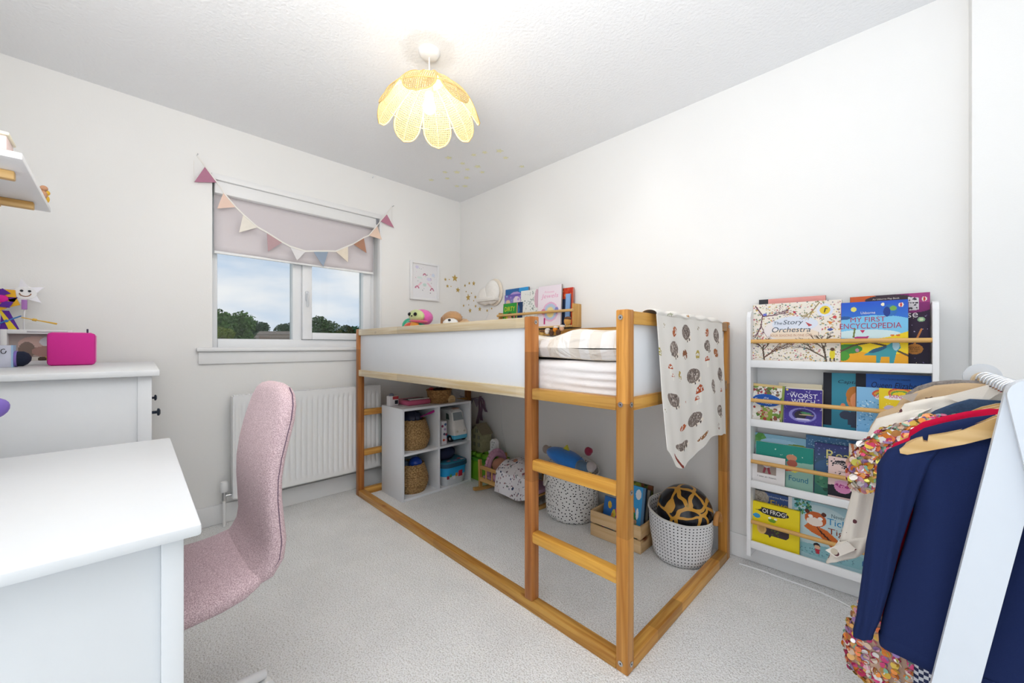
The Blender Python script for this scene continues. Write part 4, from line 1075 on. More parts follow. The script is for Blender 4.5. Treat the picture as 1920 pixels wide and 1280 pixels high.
# --- second ledge
px_book('picture_book', 'white and green woodland book leaning left, second ledge', 1, 1404, 1467, 1435, 718.5, YF, .02, .022,
        [('bg', '#e3ddd2'), ('dots', 70, .055, ['#6f8f3a', '#5a7a34', '#e9e6de', '#f0ece6'], (0, 0, 1, 1), 7), ('r', 0, .93, 1, 1, '#d8bd80'), ('r', .92, 0, 1, 1, '#8a9a4a'), ('e', .5, .56, .42, .17, '#2058b0'), ('p', [(.35, 0), (.4, .36), (.7, .32), (.72, 0)], '#8aa03c'), ('dots', 34, .035, ['#a83a34', '#8a4a3a', '#c8a08a'], (.03, .02, .97, .36), 9), ('dots', 26, .03, ['#a83a44', '#7a5a4a'], (.03, .72, .9, .92), 10)],
        spine='#35508a', group=G2, roll=.05, texts=(('the', .42, .60, .56, .65, '#e8eef6'), ('Enchanted', .16, .525, .84, .595, '#e8eef6'), ('Wood', .34, .45, .66, .515, '#e8eef6'), ('Enid Blyton', .25, .80, .76, .85, '#4a4a4a', .2)))
px_book('picture_book', 'cream paged book standing behind the purple book, second ledge', 1, 1460, 1541, 1500, 719, 2.118, .012, .016, [('bg', '#e9ddc2')], spine='#d9caa6', group=G2, res=200)
px_book('picture_book', 'purple paperback with white lettering and swirl, second ledge', 1, 1470, 1541.5, 1505, 727.5, YF + .004, .02, .03,
        [('grad', '#4a3a9a', '#3c2c86'), ('dots', 70, .012, ['#8a80c8', '#6a5cb4', '#c8c2e6'], (0, 0, 1, 1), 3), ('e', .5, .24, .36, .2, '#8f8ad0'), ('e', .52, .25, .29, .16, '#3a2f7a'), ('e', .45, .24, .16, .12, '#2a2430'), ('e', .6, .3, .15, .03, '#4a8a5a', -.1), ('e', .6, .25, .2, .02, '#b8a080'), ('e', .52, .12, .2, .03, '#d0ccea'), ('e', .08, .94, .035, .026, '#d8c85a'), ('e', .6, .99, .62, .02, '#e0dcd2')],
        spine='#e0d3b4', group=G2, texts=(('THE', .18, .85, .3, .89, '#e6e2f0'), ('WORST', .15, .72, .88, .85, '#eceaf4'), ('WITCH', .2, .55, .82, .69, '#eceaf4')))
px_book('picture_book', 'teal book with black spine and orange haired child, second ledge', 1, 1544, 1640, 1590, 699.5, 2.118, .014, .012,
        [('grad', '#2f8098', '#3f98b0'), ('r', 0, 0, .17, 1, '#1b1a28'), ('e', .72, .52, .25, .21, '#e08a4a'), ('e', .62, .60, .16, .16, '#c87a2c'), ('e', .74, .5, .2, .17, '#ee9a66'), ('r', .56, 0, .98, .3, '#3a4258'), ('e', .46, .22, .13, .08, '#3a4258'), ('e', .4, .38, .05, .06, '#e68a60'), ('r', .5, .05, .98, .22, '#3a4258')],
        spine='#1b1a28', group=G2, texts=(('Captain', .30, .79, .80, .87, '#1f3a48', .2),))
px_book('picture_book', 'royal blue book with black spine at the back, second ledge', 1, 1605, 1747, 1680, 702, 2.112, .014, .011, [('grad', '#2a62b8', '#2a66c0'), ('r', 0, 0, .14, 1, '#191826')], spine='#191826', group=G2, res=300,
        texts=(('Queen Elizabeth', .22, .74, .90, .86, '#16264a', .25), ('LITTLE PEOPLE BIG DREAMS', .34, .90, .74, .925, '#16305a')))
px_book('picture_book', 'pale blue fairy paperback with rainbow title, second ledge', 1, 1606.5, 1682, 1628, 725.5, 2.082, .014, .010,
        [('grad', '#7ab4e0', '#8ac0e8'), ('dots', 150, .014, ['#5a98cc', '#b8dcf0', '#3f7fb4', '#d8ecf6'], (0, 0, 1, .7), 8), ('e', .75, .86, .36, .12, '#d8583a'), ('e', .75, .85, .31, .095, '#e8a83a'), ('e', .75, .84, .26, .07, '#6aa84a'), ('e', .75, .83, .22, .055, '#f0eef4'), ('e', .75, .4, .2, .26, '#e2d2c8'), ('e', .9, .42, .06, .1, '#8a4a3a'), ('e', .75, .78, .3, .06, '#f4eef2')],
        spine='#cfe0ec', group=G2, texts=(('RAINBOW', .46, .77, 1.0, .85, '#c8286a'), ('magic', .60, .70, .92, .76, '#b89ad0')))
px_book('picture_book', 'yellow fairy paperback with rainbow title, second ledge', 1, 1648.6, 1740, 1690, 729, 2.070, .014, .010,
        [('grad', '#e8c41c', '#f0d428'), ('dots', 60, .012, ['#f4e68a', '#e0b018'], (0, 0, 1, .7), 8), ('e', .45, .90, .26, .12, '#d8583a'), ('e', .45, .89, .23, .1, '#e8a83a'), ('e', .45, .88, .2, .08, '#6aa84a'), ('e', .45, .87, .17, .06, '#f0d428'), ('e', .35, .8, .25, .05, '#f4eef2'), ('e', .22, .55, .12, .08, '#c8b8d0'), ('e', .4, .3, .2, .3, '#d8b8a0')],
        spine='#e8d040', group=G2, texts=(('RAINBOW', .22, .79, .72, .87, '#c8286a'),))
# --- third ledge
px_book('picture_book', 'pale blue landscape book with green leaves at the back, third ledge', 2, 1411.5, 1513, 1460, 816, 2.118, .012, .010,
        [('bg', '#93c4dc'), ('dots', 26, .06, ['#5a9a4a', '#4a8a54', '#6aa85a'], (0, .1, .22, 1), 3), ('e', .5, .82, .35, .1, '#a9d2e8'), ('e', .85, .75, .3, .1, '#7a9a3a'), ('e', .8, .68, .3, .08, '#5a8a3a'), ('r', .86, .6, 1, .84, '#8aa03c'), ('e', .93, .72, .04, .06, '#a85a34'), ('l', [(0, .7), (.2, .3)], .02, '#5a6a8a')], spine='#2a3a5a', group=G3, res=360)
px_book('picture_book', 'teal book with a small figure above a pale green sea, third ledge', 2, 1417, 1525, 1490, 836, YF + .012, .02, .012,
        [('bg', '#8fb8a8'), ('p', [(0, .55), (1, .62), (1, 1), (0, 1)], '#1f8a7c'), ('dots', 5, .014, ['#cfe8e0'], (.3, .7, .95, .95), 4), ('e', .64, .70, .09, .08, '#c98a6a'), ('e', .65, .56, .09, .09, '#a85a4a'), ('e', .55, .4, .12, .05, '#c8502c'), ('p', [(.62, .36), (.78, .40), (.7, .34)], '#ecd83a')],
        spine='#e4e0d4', group=G3, texts=(('Found', .60, .13, .92, .26, '#1f6a8a'),))
px_book('picture_book', 'small white card book with a photograph, third ledge', 2, 1405.5, 1472, 1438, 854, YF - .004, .014, .008,
        [('bg', '#e9e4e2'), ('r', .22, .3, .76, .70, '#9a8a80'), ('e', .5, .65, .12, .1, '#d8cdd0'), ('l', [(.46, .56), (.42, .36)], .035, '#8a3440'), ('l', [(.53, .56), (.58, .34)], .035, '#8a3440'), ('e', .49, .6, .07, .07, '#cfc4cc')], spine='#3a3a44', group=G3,
        texts=(('I was an insect.', .24, .15, .78, .215, '#3a3438'),))
px_book('picture_book', 'mid blue book at the back right of the third ledge', 2, 1511.5, 1632, 1570, 822, 2.118, .012, .010, [('bg', '#4a7aa8'), ('dots', 90, .012, ['#8ab4d4', '#6a9ac0', '#a8cce0'], (0, .7, .88, 1), 6), ('r', .88, 0, 1, 1, '#1c1f2c')], spine='#2f5a8a', group=G3, res=300)
px_book('picture_book', 'night blue book with bubbly yellow lettering, third ledge', 2, 1527.5, 1612, 1570, 834, YF + .02, .018, .012,
        [('grad', '#3f7a6a', '#3a3c7a'), ('e', .3, .3, .35, .22, '#4a8a6a'), ('e', .5, .5, .5, .2, '#3f6088'), ('dots', 40, .01, ['#8a9ad0', '#c8c8e8', '#7a80c0'], (0, .4, 1, 1), 3), ('dots', 12, .03, ['#2f5a48', '#6aa07a'], (0, 0, .6, .3), 5)], spine='#2c3060', group=G3,
        texts=(('Read', .27, .70, .97, .88, '#e0d88a'), ('a', .27, .57, .40, .66, '#e0d88a')))
px_book('picture_book', 'book with slanted pink and yellow stripes, third ledge', 2, 1592, 1640, 1615, 834, YF + .012, .016, .008,
        [('bg', '#f0e6d6')] + [('l', [(-.4 + k * .24, 1.05), (.2 + k * .24, .0)], .035, ('#c83a7a', '#e0c83a', '#e08a5a')[k % 3], .62) for k in range(7)] + [('e', .35, .62, .12, .08, '#3f8aa8')], spine='#e6d8c4', group=G3)
px_book('picture_book', 'small black and pink paperback with birthday cake, third ledge', 2, 1552.8, 1598, 1575, 857, YF - .003, .016, .014,
        [('bg', '#ecd0cc'), ('r', 0, 0, 1, .2, '#1f1c26'), ('e', .2, .22, .3, .06, '#1f1c26'), ('e', .62, .26, .36, .16, '#d88ab8'), ('e', .62, .34, .34, .08, '#e6a8cc'), ('dots', 24, .02, ['#a83a80'], (.3, .24, .95, .32), 2), ('p', [(.12, .80), (.3, .9), (.62, .93), (.95, .88), (.98, .74), (.7, .76), (.45, .82)], '#2a2630'), ('dots', 12, .02, ['#2a2630'], (.05, .5, .95, .96), 8), ('l', [(.4, .47), (.8, .47)], .015, '#8a3a4a', .6)], spine='#1f1c26', group=G3,
        texts=(('ISADORA', .26, .80, .9, .87, '#f0dcd8'), ('Has a Birthday', .44, .62, .96, .66, '#3a2a34')))
# --- lowest ledge
px_book('picture_book', 'blue book with a teddy face at the back, lowest ledge', 3, 1410, 1478, 1445, 924, 2.115, .012, .010, [('bg', '#44609c'), ('e', .22, .86, .26, .16, '#b8ac9e'), ('e', .2, .82, .05, .03, '#2a2430'), ('dots', 60, .02, ['#c8beb0', '#a89a8a'], (.02, .75, .4, .98), 3)], spine='#33465f', group=G4, res=300,
        texts=(('Catherine Rayner', .42, .895, 1.0, .945, '#dfe4ee'), ('Five', .52, .70, .99, .86, '#e0c04a')))
px_book('picture_book', 'pale blue tiger picture book at the right of the lowest ledge', 3, 1478, 1640, 1560, 948, YF + .018, .02, .010,
        [('bg', '#a9cdd6'), ('e', .4, .55, .4, .4, '#c4dbe0'), ('e', .6, .1, .6, .12, '#8fc0c8'), ('r', 0, 0, .045, 1, '#e6e4e2'), ('dots', 60, .022, ['#3f8a7a', '#6aa05a', '#5ab0b4', '#2f6a5a'], (.08, .72, .28, 1), 4),
         ('p', [(.2, .5), (.3, .42), (.4, .38), (.5, .26), (.62, .14), (.7, .2), (.6, .4), (.48, .52), (.36, .56), (.26, .6)], '#cf6a2c'), ('e', .34, .68, .13, .14, '#c8622c'), ('e', .33, .63, .10, .08, '#f0e2d6'), ('e', .24, .80, .03, .04, '#5a3020'), ('e', .44, .8, .03, .04, '#5a3020'), ('e', .28, .72, .03, .03, '#f4f0ec'), ('e', .4, .71, .03, .03, '#f4f0ec')]
        + [('l', [(.36 + k * .04, .54 - k * .045), (.42 + k * .04, .44 - k * .045)], .008, '#4a2a1c', 1.3) for k in range(7)] + [('e', .36, .2, .04, .045, '#2a2024'), ('e', .365, .17, .035, .035, '#e6b898'), ('p', [(.33, .13), (.4, .13), (.39, .05), (.35, .05)], '#c83040'), ('dots', 60, .01, ['#7a9aa8', '#5a8a98'], (.1, .0, .8, .12), 5), ('e', .95, .1, .08, .12, '#2f6aa8')],
        spine='#e6e4e2', group=G4, texts=(('Never', .53, .78, .68, .85, '#4a6a7a'), ('Tickle', .48, .64, .80, .76, '#2a8ac0'), ('a', .64, .575, .67, .61, '#4a4a4a'), ('Tiger', .49, .44, .80, .58, '#8a3a1c')))
px_book('picture_book', 'bright yellow board book with a brown log, lowest ledge', 3, 1405.5, 1499, 1450, 947, YF - .005, .016, .016,
        [('bg', '#ecd51c'), ('e', .5, .80, .30, .085, '#2a2830'), ('r', .24, .76, .76, .885, '#2a2830'), ('p', [(.1, .79), (.24, .82), (.24, .78)], '#2a2830'), ('e', .15, .64, .075, .06, '#3a98cc'), ('e', .47, .60, .08, .045, '#6a9a2c'), ('e', .42, .66, .03, .025, '#f2f0e0'), ('e', .54, .66, .03, .025, '#f2f0e0'), ('r', .26, .21, .72, .47, '#3f3038'), ('e', .72, .34, .09, .13, '#3f3038'), ('e', .26, .34, .095, .135, '#e0b872'), ('e', .26, .34, .06, .09, '#d0a45c'), ('dots', 14, .02, ['#5a6a2c', '#4a5a34'], (.42, .24, .62, .44), 3), ('p', [(.4, .21), (.46, .21), (.43, .15)], '#2a2830')],
        spine='#d8c018', group=G4, texts=(('OI FROG!', .27, .76, .75, .865, '#f4f2ea'),))

# ------------------------------------------------------------------ little book rack above the bed
RKX0, RKX1, RKY = -2.225, -1.508, 2.062
rk_ = thing('wall_rack', 'narrow pine book rack on the wall above the bed', 'shelf', (-1.87, WY - .05, 1.168))
WRK = wood('rack_pine', 'X', '#e3be82', '#cda263', knots=False); WRKz = wood('rack_pine_end', 'Z', '#dcae68', '#c79650', knots=False)
obj('base_board', MB().cbox((RKX0 + .012, RKY + .004, 1.168), (RKX1 - .012, WY - .001, 1.18), .001), WRK, rk_)
obj('back_board', MB().cbox((RKX0 + .012, WY - .012, 1.18), (RKX1 - .012, WY - .001, 1.24), .001), WRK, rk_)
for x in (RKX0, RKX1 - .012): obj('end_panel', MB().cbox((x, RKY + .012, 1.165), (x + .012, WY - .001, 1.322 if x > -1.8 else 1.30), .003), WRKz, rk_)
obj('dowel_rail', MB().tube([(RKX0 - .004, RKY + .006, 1.277), (RKX1 + .004, RKY + .006, 1.277)], .0095, 14), WRK, rk_)
GR = 'books in the pine rack above the bed'
def rack_book(label, ul, ur, ut, vt, Y, th, layers, spine, lean=.012, texts=()):
    x0, x1, z1 = BX(ul, vt, Y), BX(ur, vt, Y), BZ(ut, vt, Y)
    book('story_book', label, x0, x1, 1.1805, z1, Y, lean, th, layers, spine=spine, group=GR, res=230, texts=texts)
rack_book('blue book with a rainbow, tallest at the left of the rack', 946, 989, 966, 540, 2.135, .012, [('bg', '#2f6aa8'), ('e', .45, .6, .4, .32, '#b8a0d8'), ('e', .45, .58, .33, .26, '#5a6ac0'), ('r', .6, .9, 1, 1, '#3aa0e0')], '#2a4a7a')
rack_book('purple book behind the green one in the rack', 944.5, 977, 960, 551.5, 2.115, .012, [('grad', '#e6e0ee', '#6a58b4'), ('e', .2, .75, .14, .1, '#e8c8b0'), ('e', .7, .8, .2, .14, '#e6d8e4'), ('dots', 20, .03, ['#8ac0e0', '#b090d8'], (0, .4, 1, 1), 2)], '#4a3a8a')
rack_book('dark navy book beside the green one in the rack', 958, 978, 970, 566, 2.098, .01, [('bg', '#24406a'), ('e', .5, .7, .25, .2, '#3a7ab8')], '#1c2c4a')
rack_book('small green book with yellow lettering in the rack', 942, 967, 955, 568, 2.084, .012, [('bg', '#2f9a3c'), ('e', .5, .4, .2, .2, '#e8b898'), ('e', .5, .46, .22, .16, '#3a2a24'), ('e', .5, .36, .17, .14, '#e8b898'), ('r', 0, 0, 1, .15, '#2a7ab0'), ('dots', 14, .04, ['#e6dc3a', '#e05a8a'], (.05, .1, .95, .45), 4)], '#c89a5c', texts=(('DIRTY', .12, .68, .88, .86, '#e6e03a'),))
rack_book('white book with sketchy grey drawings in the rack', 975, 1008, 992, 543, 2.104, .012, [('bg', '#e9ece9'), ('dots', 70, .02, ['#a8b4b0', '#c4ccc8', '#8f9a98'], (.03, .03, .9, .95), 6), ('e', .92, .75, .14, .25, '#d8b4c4')], '#d6d6d8')
rack_book('tall pale pink book with round picture in the rack', 1007.5, 1051, 1030, 534.5, 2.086, .014, [('bg', '#efe4ee'), ('e', .55, .35, .33, .24, '#e8b8d8'), ('e', .55, .35, .27, .2, '#b8c8e2'), ('e', .55, .34, .16, .13, '#ecdca0'), ('e', .25, .36, .1, .07, '#d88aa0'), ('e', .82, .38, .08, .08, '#8a8ac8'), ('r', .27, .05, .33, .2, '#b82a7a')], '#8a8088', texts=(('Jewels', .14, .66, .88, .80, '#e8a8cc', .2), ('Princess', .30, .82, .7, .87, '#e8a8cc')))
rack_book('orange red book at the right end of the rack', 1053, 1072.5, 1062, 539, 2.12, .014, [('bg', '#d85030'), ('r', 0, 0, .85, .72, '#32405c'), ('dots', 16, .04, ['#f08a4a', '#c83a2c'], (0, .75, 1, 1), 2)], '#b83a2c')
rack_book('slim light blue book in front of the orange red one', 1059, 1067, 1063, 550, 2.10, .01, [('bg', '#8ab0e0')], '#6a92c8')

# night light on the bed wall
nl = thing('wall_light', 'white cloud shaped wall light near the corner above the bed', 'lamp', (-2.36, WY, 1.4))
M_NL = mat('milky_white_plastic', '#f4f1ec', .5)
c0 = onY(915, 566, WY - .03); 
mb = MB()
def dome(cx, cz, r, d): mb.blob((cx, WY - d * .5, cz), (r, d * .5, r), n=24, m=14)
obj('body', MB().cbox((c0.x - .115, WY - .075, 1.405), (c0.x + .125, WY - .001, 1.45), .02).blob((c0.x - .03, WY - .035, 1.455), (.09, .034, .075)).blob((c0.x + .055, WY - .035, 1.48), (.085, .034, .10)).blob((c0.x - .09, WY - .035, 1.435), (.045, .032, .04)), M_NL, nl)
obj('back_rim', MB().blob((c0.x + .06, WY - .012, 1.482), (.098, .011, .112)), mat('cream_rim', '#efe4d4', .5), nl)
ccord = [onY(u, v, WY - .004) for u, v in ((918, 570), (915, 590), (905, 612))]
obj('flex', MB().tube(ccord + [Vector((ccord[-1].x, WY - .004, .95)), Vector((onY(938, 745, WY - .004).x, WY - .004, .66)), onY(941, 800, WY - .004), onY(948, 842, WY - .006), Vector((onY(948, 842, WY).x - .1, WY - .006, .27))], .0022, 6), M_TRIM, nl)

# ------------------------------------------------------------------ toys on the bed
pl = thing('plush_toy', 'colourful plush toy with pink hood and pale green face on bed', 'plush toy', (-2.45, 1.55, 1.08))
pc = onY(785, 600, 1.5)
def plush(c, hexes): return mat('plush_' + c, c, .95, noise=.12, nscale=60, sheen=.4)
PX_, PY_ = pc.x, 1.5
obj('body', MB().blob((PX_ - .03, PY_, 1.175), (.10, .08, .075)).blob((PX_ - .085, PY_ - .02, 1.185), (.045, .06, .06)), plush('#3fb890', 0), pl)
obj('belly', MB().blob((PX_ + .03, PY_ - .055, 1.170), (.06, .03, .05)), plush('#e0973c', 0), pl)
obj('arm', MB().blob((PX_ - .02, PY_ - .075, 1.185), (.05, .022, .02), rot=(0, -.3, 0)), plush('#e2604a', 0), pl)
obj('hood', MB().blob((PX_ + .005, PY_ + .02, 1.245), (.10, .075, .062)).blob((PX_ - .075, PY_, 1.280), (.03, .025, .024)), plush('#e46ab8', 0), pl)
obj('face', MB().blob((PX_ + .03, PY_ - .035, 1.255), (.085, .04, .045), rot=(0, .12, 0)), plush('#cfd99a', 0), pl)
obj('scarf', MB().blob((PX_ + .045, PY_ - .03, 1.216), (.095, .05, .012), rot=(0, .08, 0)), plush('#d8486a', 0), pl)
for dx in (-.005, .07): obj('eye', MB().blob((PX_ + dx, PY_ - .071, 1.267 - dx * .05), (.019, .009, .013)), mat('glossy_black_eye', '#101216', .15), pl)
obj('nose', MB().blob((PX_ + .034, PY_ - .077, 1.252), (.008, .005, .005)), MATS['glossy_black_eye'], pl)
dg = thing('plush_dog', 'brown and white plush dog lying on the bed', 'plush toy', (-2.25, 1.6, 1.08))
dc = onY(845, 592, 1.6); X_ = dc.x
bumpy = lambda d: 1 + .06 * math.sin(d.x * 19) * math.sin(d.y * 17 + d.z * 21)
obj('head', MB().blob((X_ - .01, 1.62, 1.235), (.085, .06, .05), n=28, m=18, fn=bumpy), plush('#bf9468', 0), dg)
obj('muzzle', MB().blob((X_ + .04, 1.57, 1.2), (.065, .045, .03), n=24, m=14, fn=bumpy), plush('#eceae6', 0), dg)
obj('ear', MB().blob((X_ - .065, 1.585, 1.21), (.025, .02, .045), n=20, m=12, fn=bumpy), plush('#9a6c44', 0), dg)
obj('paw', MB().blob((X_ - .12, 1.53, 1.165), (.07, .04, .026), n=24, m=14, fn=bumpy), plush('#e9dcc2', 0), dg)
obj('body', MB().blob((X_ + .02, 1.68, 1.16), (.10, .07, .075), n=24, m=14, fn=bumpy), plush('#c9a57c', 0), dg)
obj('nose', MB().blob((X_ + .075, 1.535, 1.215), (.012, .009, .008)), MATS['glossy_black_eye'], dg)
ga = thing('acorn_garland', 'felt acorn and mushroom garland lying against the book rack', 'garland', (-1.6, 2.0, 1.1))
gp = [onY(u, v, 1.99) for u, v in ((1016, 625), (1026, 621), (1034, 624), (1041, 617), (1047, 624), (1053, 615), (1064, 602))]
obj('string', MB().tube([p + Vector((0, .012, -.004)) for p in gp], .0015, 6), mat('twine', '#8a6a44', .9), ga)
for i, p in enumerate(gp):
    cc = ['#c9a05a', '#efe4da', '#5f4436', '#e08a2c', '#5f4436', '#d6a888', '#c2914e'][i]
    s = .017 if i < 6 else .024
    nut = obj('felt_nut', MB().blob(p, (s, s * .9, s * 1.15)), mat('felt_' + cc, cc, .95, noise=.15, nscale=80), ga)
    obj('felt_cap', MB().blob(p + Vector((.004, 0, s * .75)), (s * 1.05, s * .95, s * .5)), mat('felt_cap_%d' % (i % 2), ('#6b4a34', '#efe6dc')[i % 2], .95), nut)
# ------------------------------------------------------------------ cube shelf under the bed and what it holds
QX0, QX1, QY0, QY1, QH, QT = -2.635, -2.343, 1.312, 1.898, .62, .016
cs = thing('cube_shelf', 'white four cube shelf unit under the far end of the bed', 'shelf unit', (-2.49, 1.6, 0))
M_CUBE = mat('white_melamine', '#eceef2', .4, noise=.01)
obj('side', MB().cbox((QX0, QY0, 0), (QX1, QY0 + QT, QH), .001), M_CUBE, cs)
obj('side', MB().cbox((QX0, QY1 - QT, 0), (QX1, QY1, QH), .001), M_CUBE, cs)
YM = (QY0 + QY1) / 2
obj('divider', MB().cbox((QX0, YM - QT / 2, QT), (QX1 - .001, YM + QT / 2, QH - QT), .001), M_CUBE, cs)
for z in (0, .302, QH - QT): obj('shelf', MB().cbox((QX0 + .001, QY0 + QT, z), (QX1 - .0005, QY1 - QT, z + QT), .001), M_CUBE, cs)
obj('back', MB().box((QX0, QY0 + QT, QT), (QX0 + .004, QY1 - QT, QH - QT)), mat('grey_back_board', '#9fb0bd', .6), cs, smooth=False)

def weave(name, c1, c2, sx=90, sz=110):
    if name in MATS: return MATS[name]
    m = bpy.data.materials.new(name); m.use_nodes = True
    n, l = m.node_tree.nodes, m.node_tree.links; b = n['Principled BSDF']
    tc = n.new('ShaderNodeTexCoord'); v = n.new('ShaderNodeTexVoronoi'); mp = n.new('ShaderNodeMapping'); mp.inputs['Scale'].default_value = (sx, sx, sz)
    l.new(tc.outputs['Object'], mp.inputs['Vector']); l.new(mp.outputs['Vector'], v.inputs['Vector']); v.inputs['Scale'].default_value = 1
    r = n.new('ShaderNodeValToRGB'); r.color_ramp.elements[0].position = .1; r.color_ramp.elements[0].color = lin(c1); r.color_ramp.elements[1].position = .7; r.color_ramp.elements[1].color = lin(c2)
    l.new(v.outputs['Distance'], r.inputs['Fac']); l.new(r.outputs['Color'], b.inputs['Base Color'])
    bp = n.new('ShaderNodeBump'); bp.invert = True; bp.inputs['Strength'].default_value = .6; bp.inputs['Distance'].default_value = .006; l.new(v.outputs['Distance'], bp.inputs['Height']); l.new(bp.outputs['Normal'], b.inputs['Normal'])
    b.inputs['Roughness'].default_value = .75
    MATS[name] = m; return m
M_SEA = weave('seagrass_weave', '#d0ab74', '#8d6a40')
def seagrass(label, cx, cy, z0, h, r):
    t = thing('seagrass_basket', label, 'basket', (cx, cy, z0), group='seagrass belly baskets in the cube shelf')
    prof = []
    for i in range(41):
        s = i / 40; rr = r * (.80 + .20 * math.sin(min(1, s / .42) * PI / 2)) if s < .42 else r * (1 - .26 * ((s - .42) / .58) ** 1.5)
        prof.append((rr * (1 + .018 * math.sin(s * 2 * PI * 13)), s * h))
    inner = [(p[0] - .007, p[1]) for p in reversed(prof[4:])]
    obj('body', MB().lathe((cx, cy, z0), [(.001, 0)] + prof + inner + [(.001, .012)], 72, cap=False, fn=lambda a, z: 1 + .012 * math.sin(a * 36 + z * 300)), M_SEA, t)
    rt = prof[-1][0]
    obj('rim', MB().tube([(cx + rt * math.cos(2 * PI * i / 60), cy + rt * math.sin(2 * PI * i / 60), z0 + h + .002 * math.sin(i * 2)) for i in range(61)], .005, 8), M_SEA, t)
    return t
seagrass('seagrass basket in the upper left cube with dark bag', -2.475, 1.466, .318, .20, .122)
obj('fabric_bag', MB().blob((-2.475, 1.45, .535), (.085, .075, .05), n=28, m=16, fn=lambda d: 1 + .10 * math.sin(d.x * 9 + 2) * math.cos(d.y * 11)), mat('navy_shiny_cloth', '#22253c', .5, noise=.2), label='dark navy bundle stuffed in the upper seagrass basket', cat='bag')
P, Q = onX(801, 776, -2.4), onX(822, 767, -2.4)
wd = thing('toy_wand', 'magenta toy wand poking out of the upper basket', 'toy', P)
obj('stick', MB().tube([P + (P - Q) * .6, P], [.003, .005], 8), mat('magenta_dark', '#8f1f6c', .5), wd)
obj('wand_tip', MB().tube([P, P.lerp(Q, .3), Q.lerp(P, .1), Q], [.005, .0085, .008, .004], 10), mat('magenta_plastic', '#c0268c', .4), wd)
seagrass('seagrass basket in the lower left cube with blue ball', -2.475, 1.458, .016, .19, .118)
obj('toy_ball', MB().blob((-2.45, 1.475, .205), .048, n=24, m=16), mat('shiny_blue_plastic', '#1a3f9c', .15), label='shiny blue ball on top of the lower seagrass basket', cat='ball', smooth='all')
obj('fabric_toy', MB().blob((-2.5, 1.40, .2), (.05, .045, .035), fn=lambda d: 1 + .12 * math.sin(d.x * 9 + d.y * 7)), mat('grey_blue_cloth', '#5a6a82', .9), label='grey blue soft toy beside the blue ball', cat='toy')
# dotted tube of blocks and ice cream van
tb = thing('block_tower', 'white stacking tube with coloured spots beside the toy van', 'toy', (-2.40, 1.672, .318))
obj('tube', MB().cbox((-2.425, 1.645, .318), (-2.372, 1.692, .49), .004), mat('white_card_tube', '#e4e2e8', .5), tb)
for i, (dy, z, cc) in enumerate(((.010, .465, '#3f5f8c'), (-.016, .455, '#8a3a5c'), (.006, .43, '#b89ac4'), (.0, .395, '#3a4560'), (.018, .39, '#9a3f5a'), (-.004, .352, '#cf5a3c'), (.016, .35, '#d8b0c0'))):
    p = Vector((-2.372, 1.668 + dy, z)); obj('spot', MB().tube([p, p + Vector((.0012, 0, 0))], .0095, 14), mat('spot_' + cc, cc, .5), tb)
van = thing('toy_van', 'white and turquoise toy ice cream van in the upper right cube', 'toy van', (-2.44, 1.80, .318))
M_VANW = mat('white_toy_plastic', '#e9e6e2', .35); M_VANB = mat('turquoise_toy_plastic', '#55b4d8', .35)
vy0, vy1 = 1.745, 1.872
def vanring(x, z0, z1, ins): 
    r = []
    for y, z in ((vy0 + ins, z0), (vy1 - ins, z0), (vy1 - ins * .5, (z0 + z1) / 2), (vy1 - ins - .012, z1 - .01), (vy1 - ins - .03, z1), (vy0 + ins + .03, z1), (vy0 + ins + .012, z1 - .01), (vy0 + ins * .5, (z0 + z1) / 2)):
        r.append(Vector((x, y, z)))
    return r
obj('body', MB().loft([vanring(-2.58, .37, .55, .006), vanring(-2.56, .37, .558, .002), vanring(-2.43, .37, .56, 0), vanring(-2.405, .37, .545, 0), vanring(-2.385, .37, .47, 0), vanring(-2.365, .37, .435, .004), vanring(-2.357, .37, .415, .012)]), M_VANW, van)
obj('lower_body', MB().cbox((-2.582, vy0 - .001, .338), (-2.354, vy1 + .001, .374), .012), M_VANB, van)
obj('windscreen', MB().prism([(-2.4035, vy0 + .022, .535), (-2.4035, vy1 - .022, .535), (-2.386, vy1 - .018, .478), (-2.386, vy0 + .018, .478)], (.002, 0, .0008)), mat('smoked_toy_glass', '#8d979b', .2), van, smooth=False)
obj('side_window', MB().prism([(-2.455, vy0 - .0005, .53), (-2.425, vy0 - .0005, .525), (-2.415, vy0 - .0005, .485), (-2.455, vy0 - .0005, .485)], (0, -.0015, 0)), mat('dark_toy_glass', '#4f5f58', .2), van, smooth=False)
obj('roof_sign', MB().cbox((-2.45, vy0 + .04, .555), (-2.42, vy1 - .03, .566), .004), mat('tan_sign', '#b4917c', .5), van)
for x in (-2.405, -2.535):
    for y in (vy0 - .004, vy1 - .012):
        w_ = obj('wheel', MB().tube([(x, y, .342), (x, y + .016, .342)], .025, 20), mat('black_toy_rubber', '#20242c', .6), van)
        obj('hub', MB().tube([(x, y - .001, .342), (x, y + .017, .342)], .011, 14), M_VANW, w_)
for dy in (.03, .097): obj('headlight', MB().blob((-2.356, vy0 + dy, .398), (.004, .010, .008)), mat('toy_headlight', '#d6cfc0', .2), van)
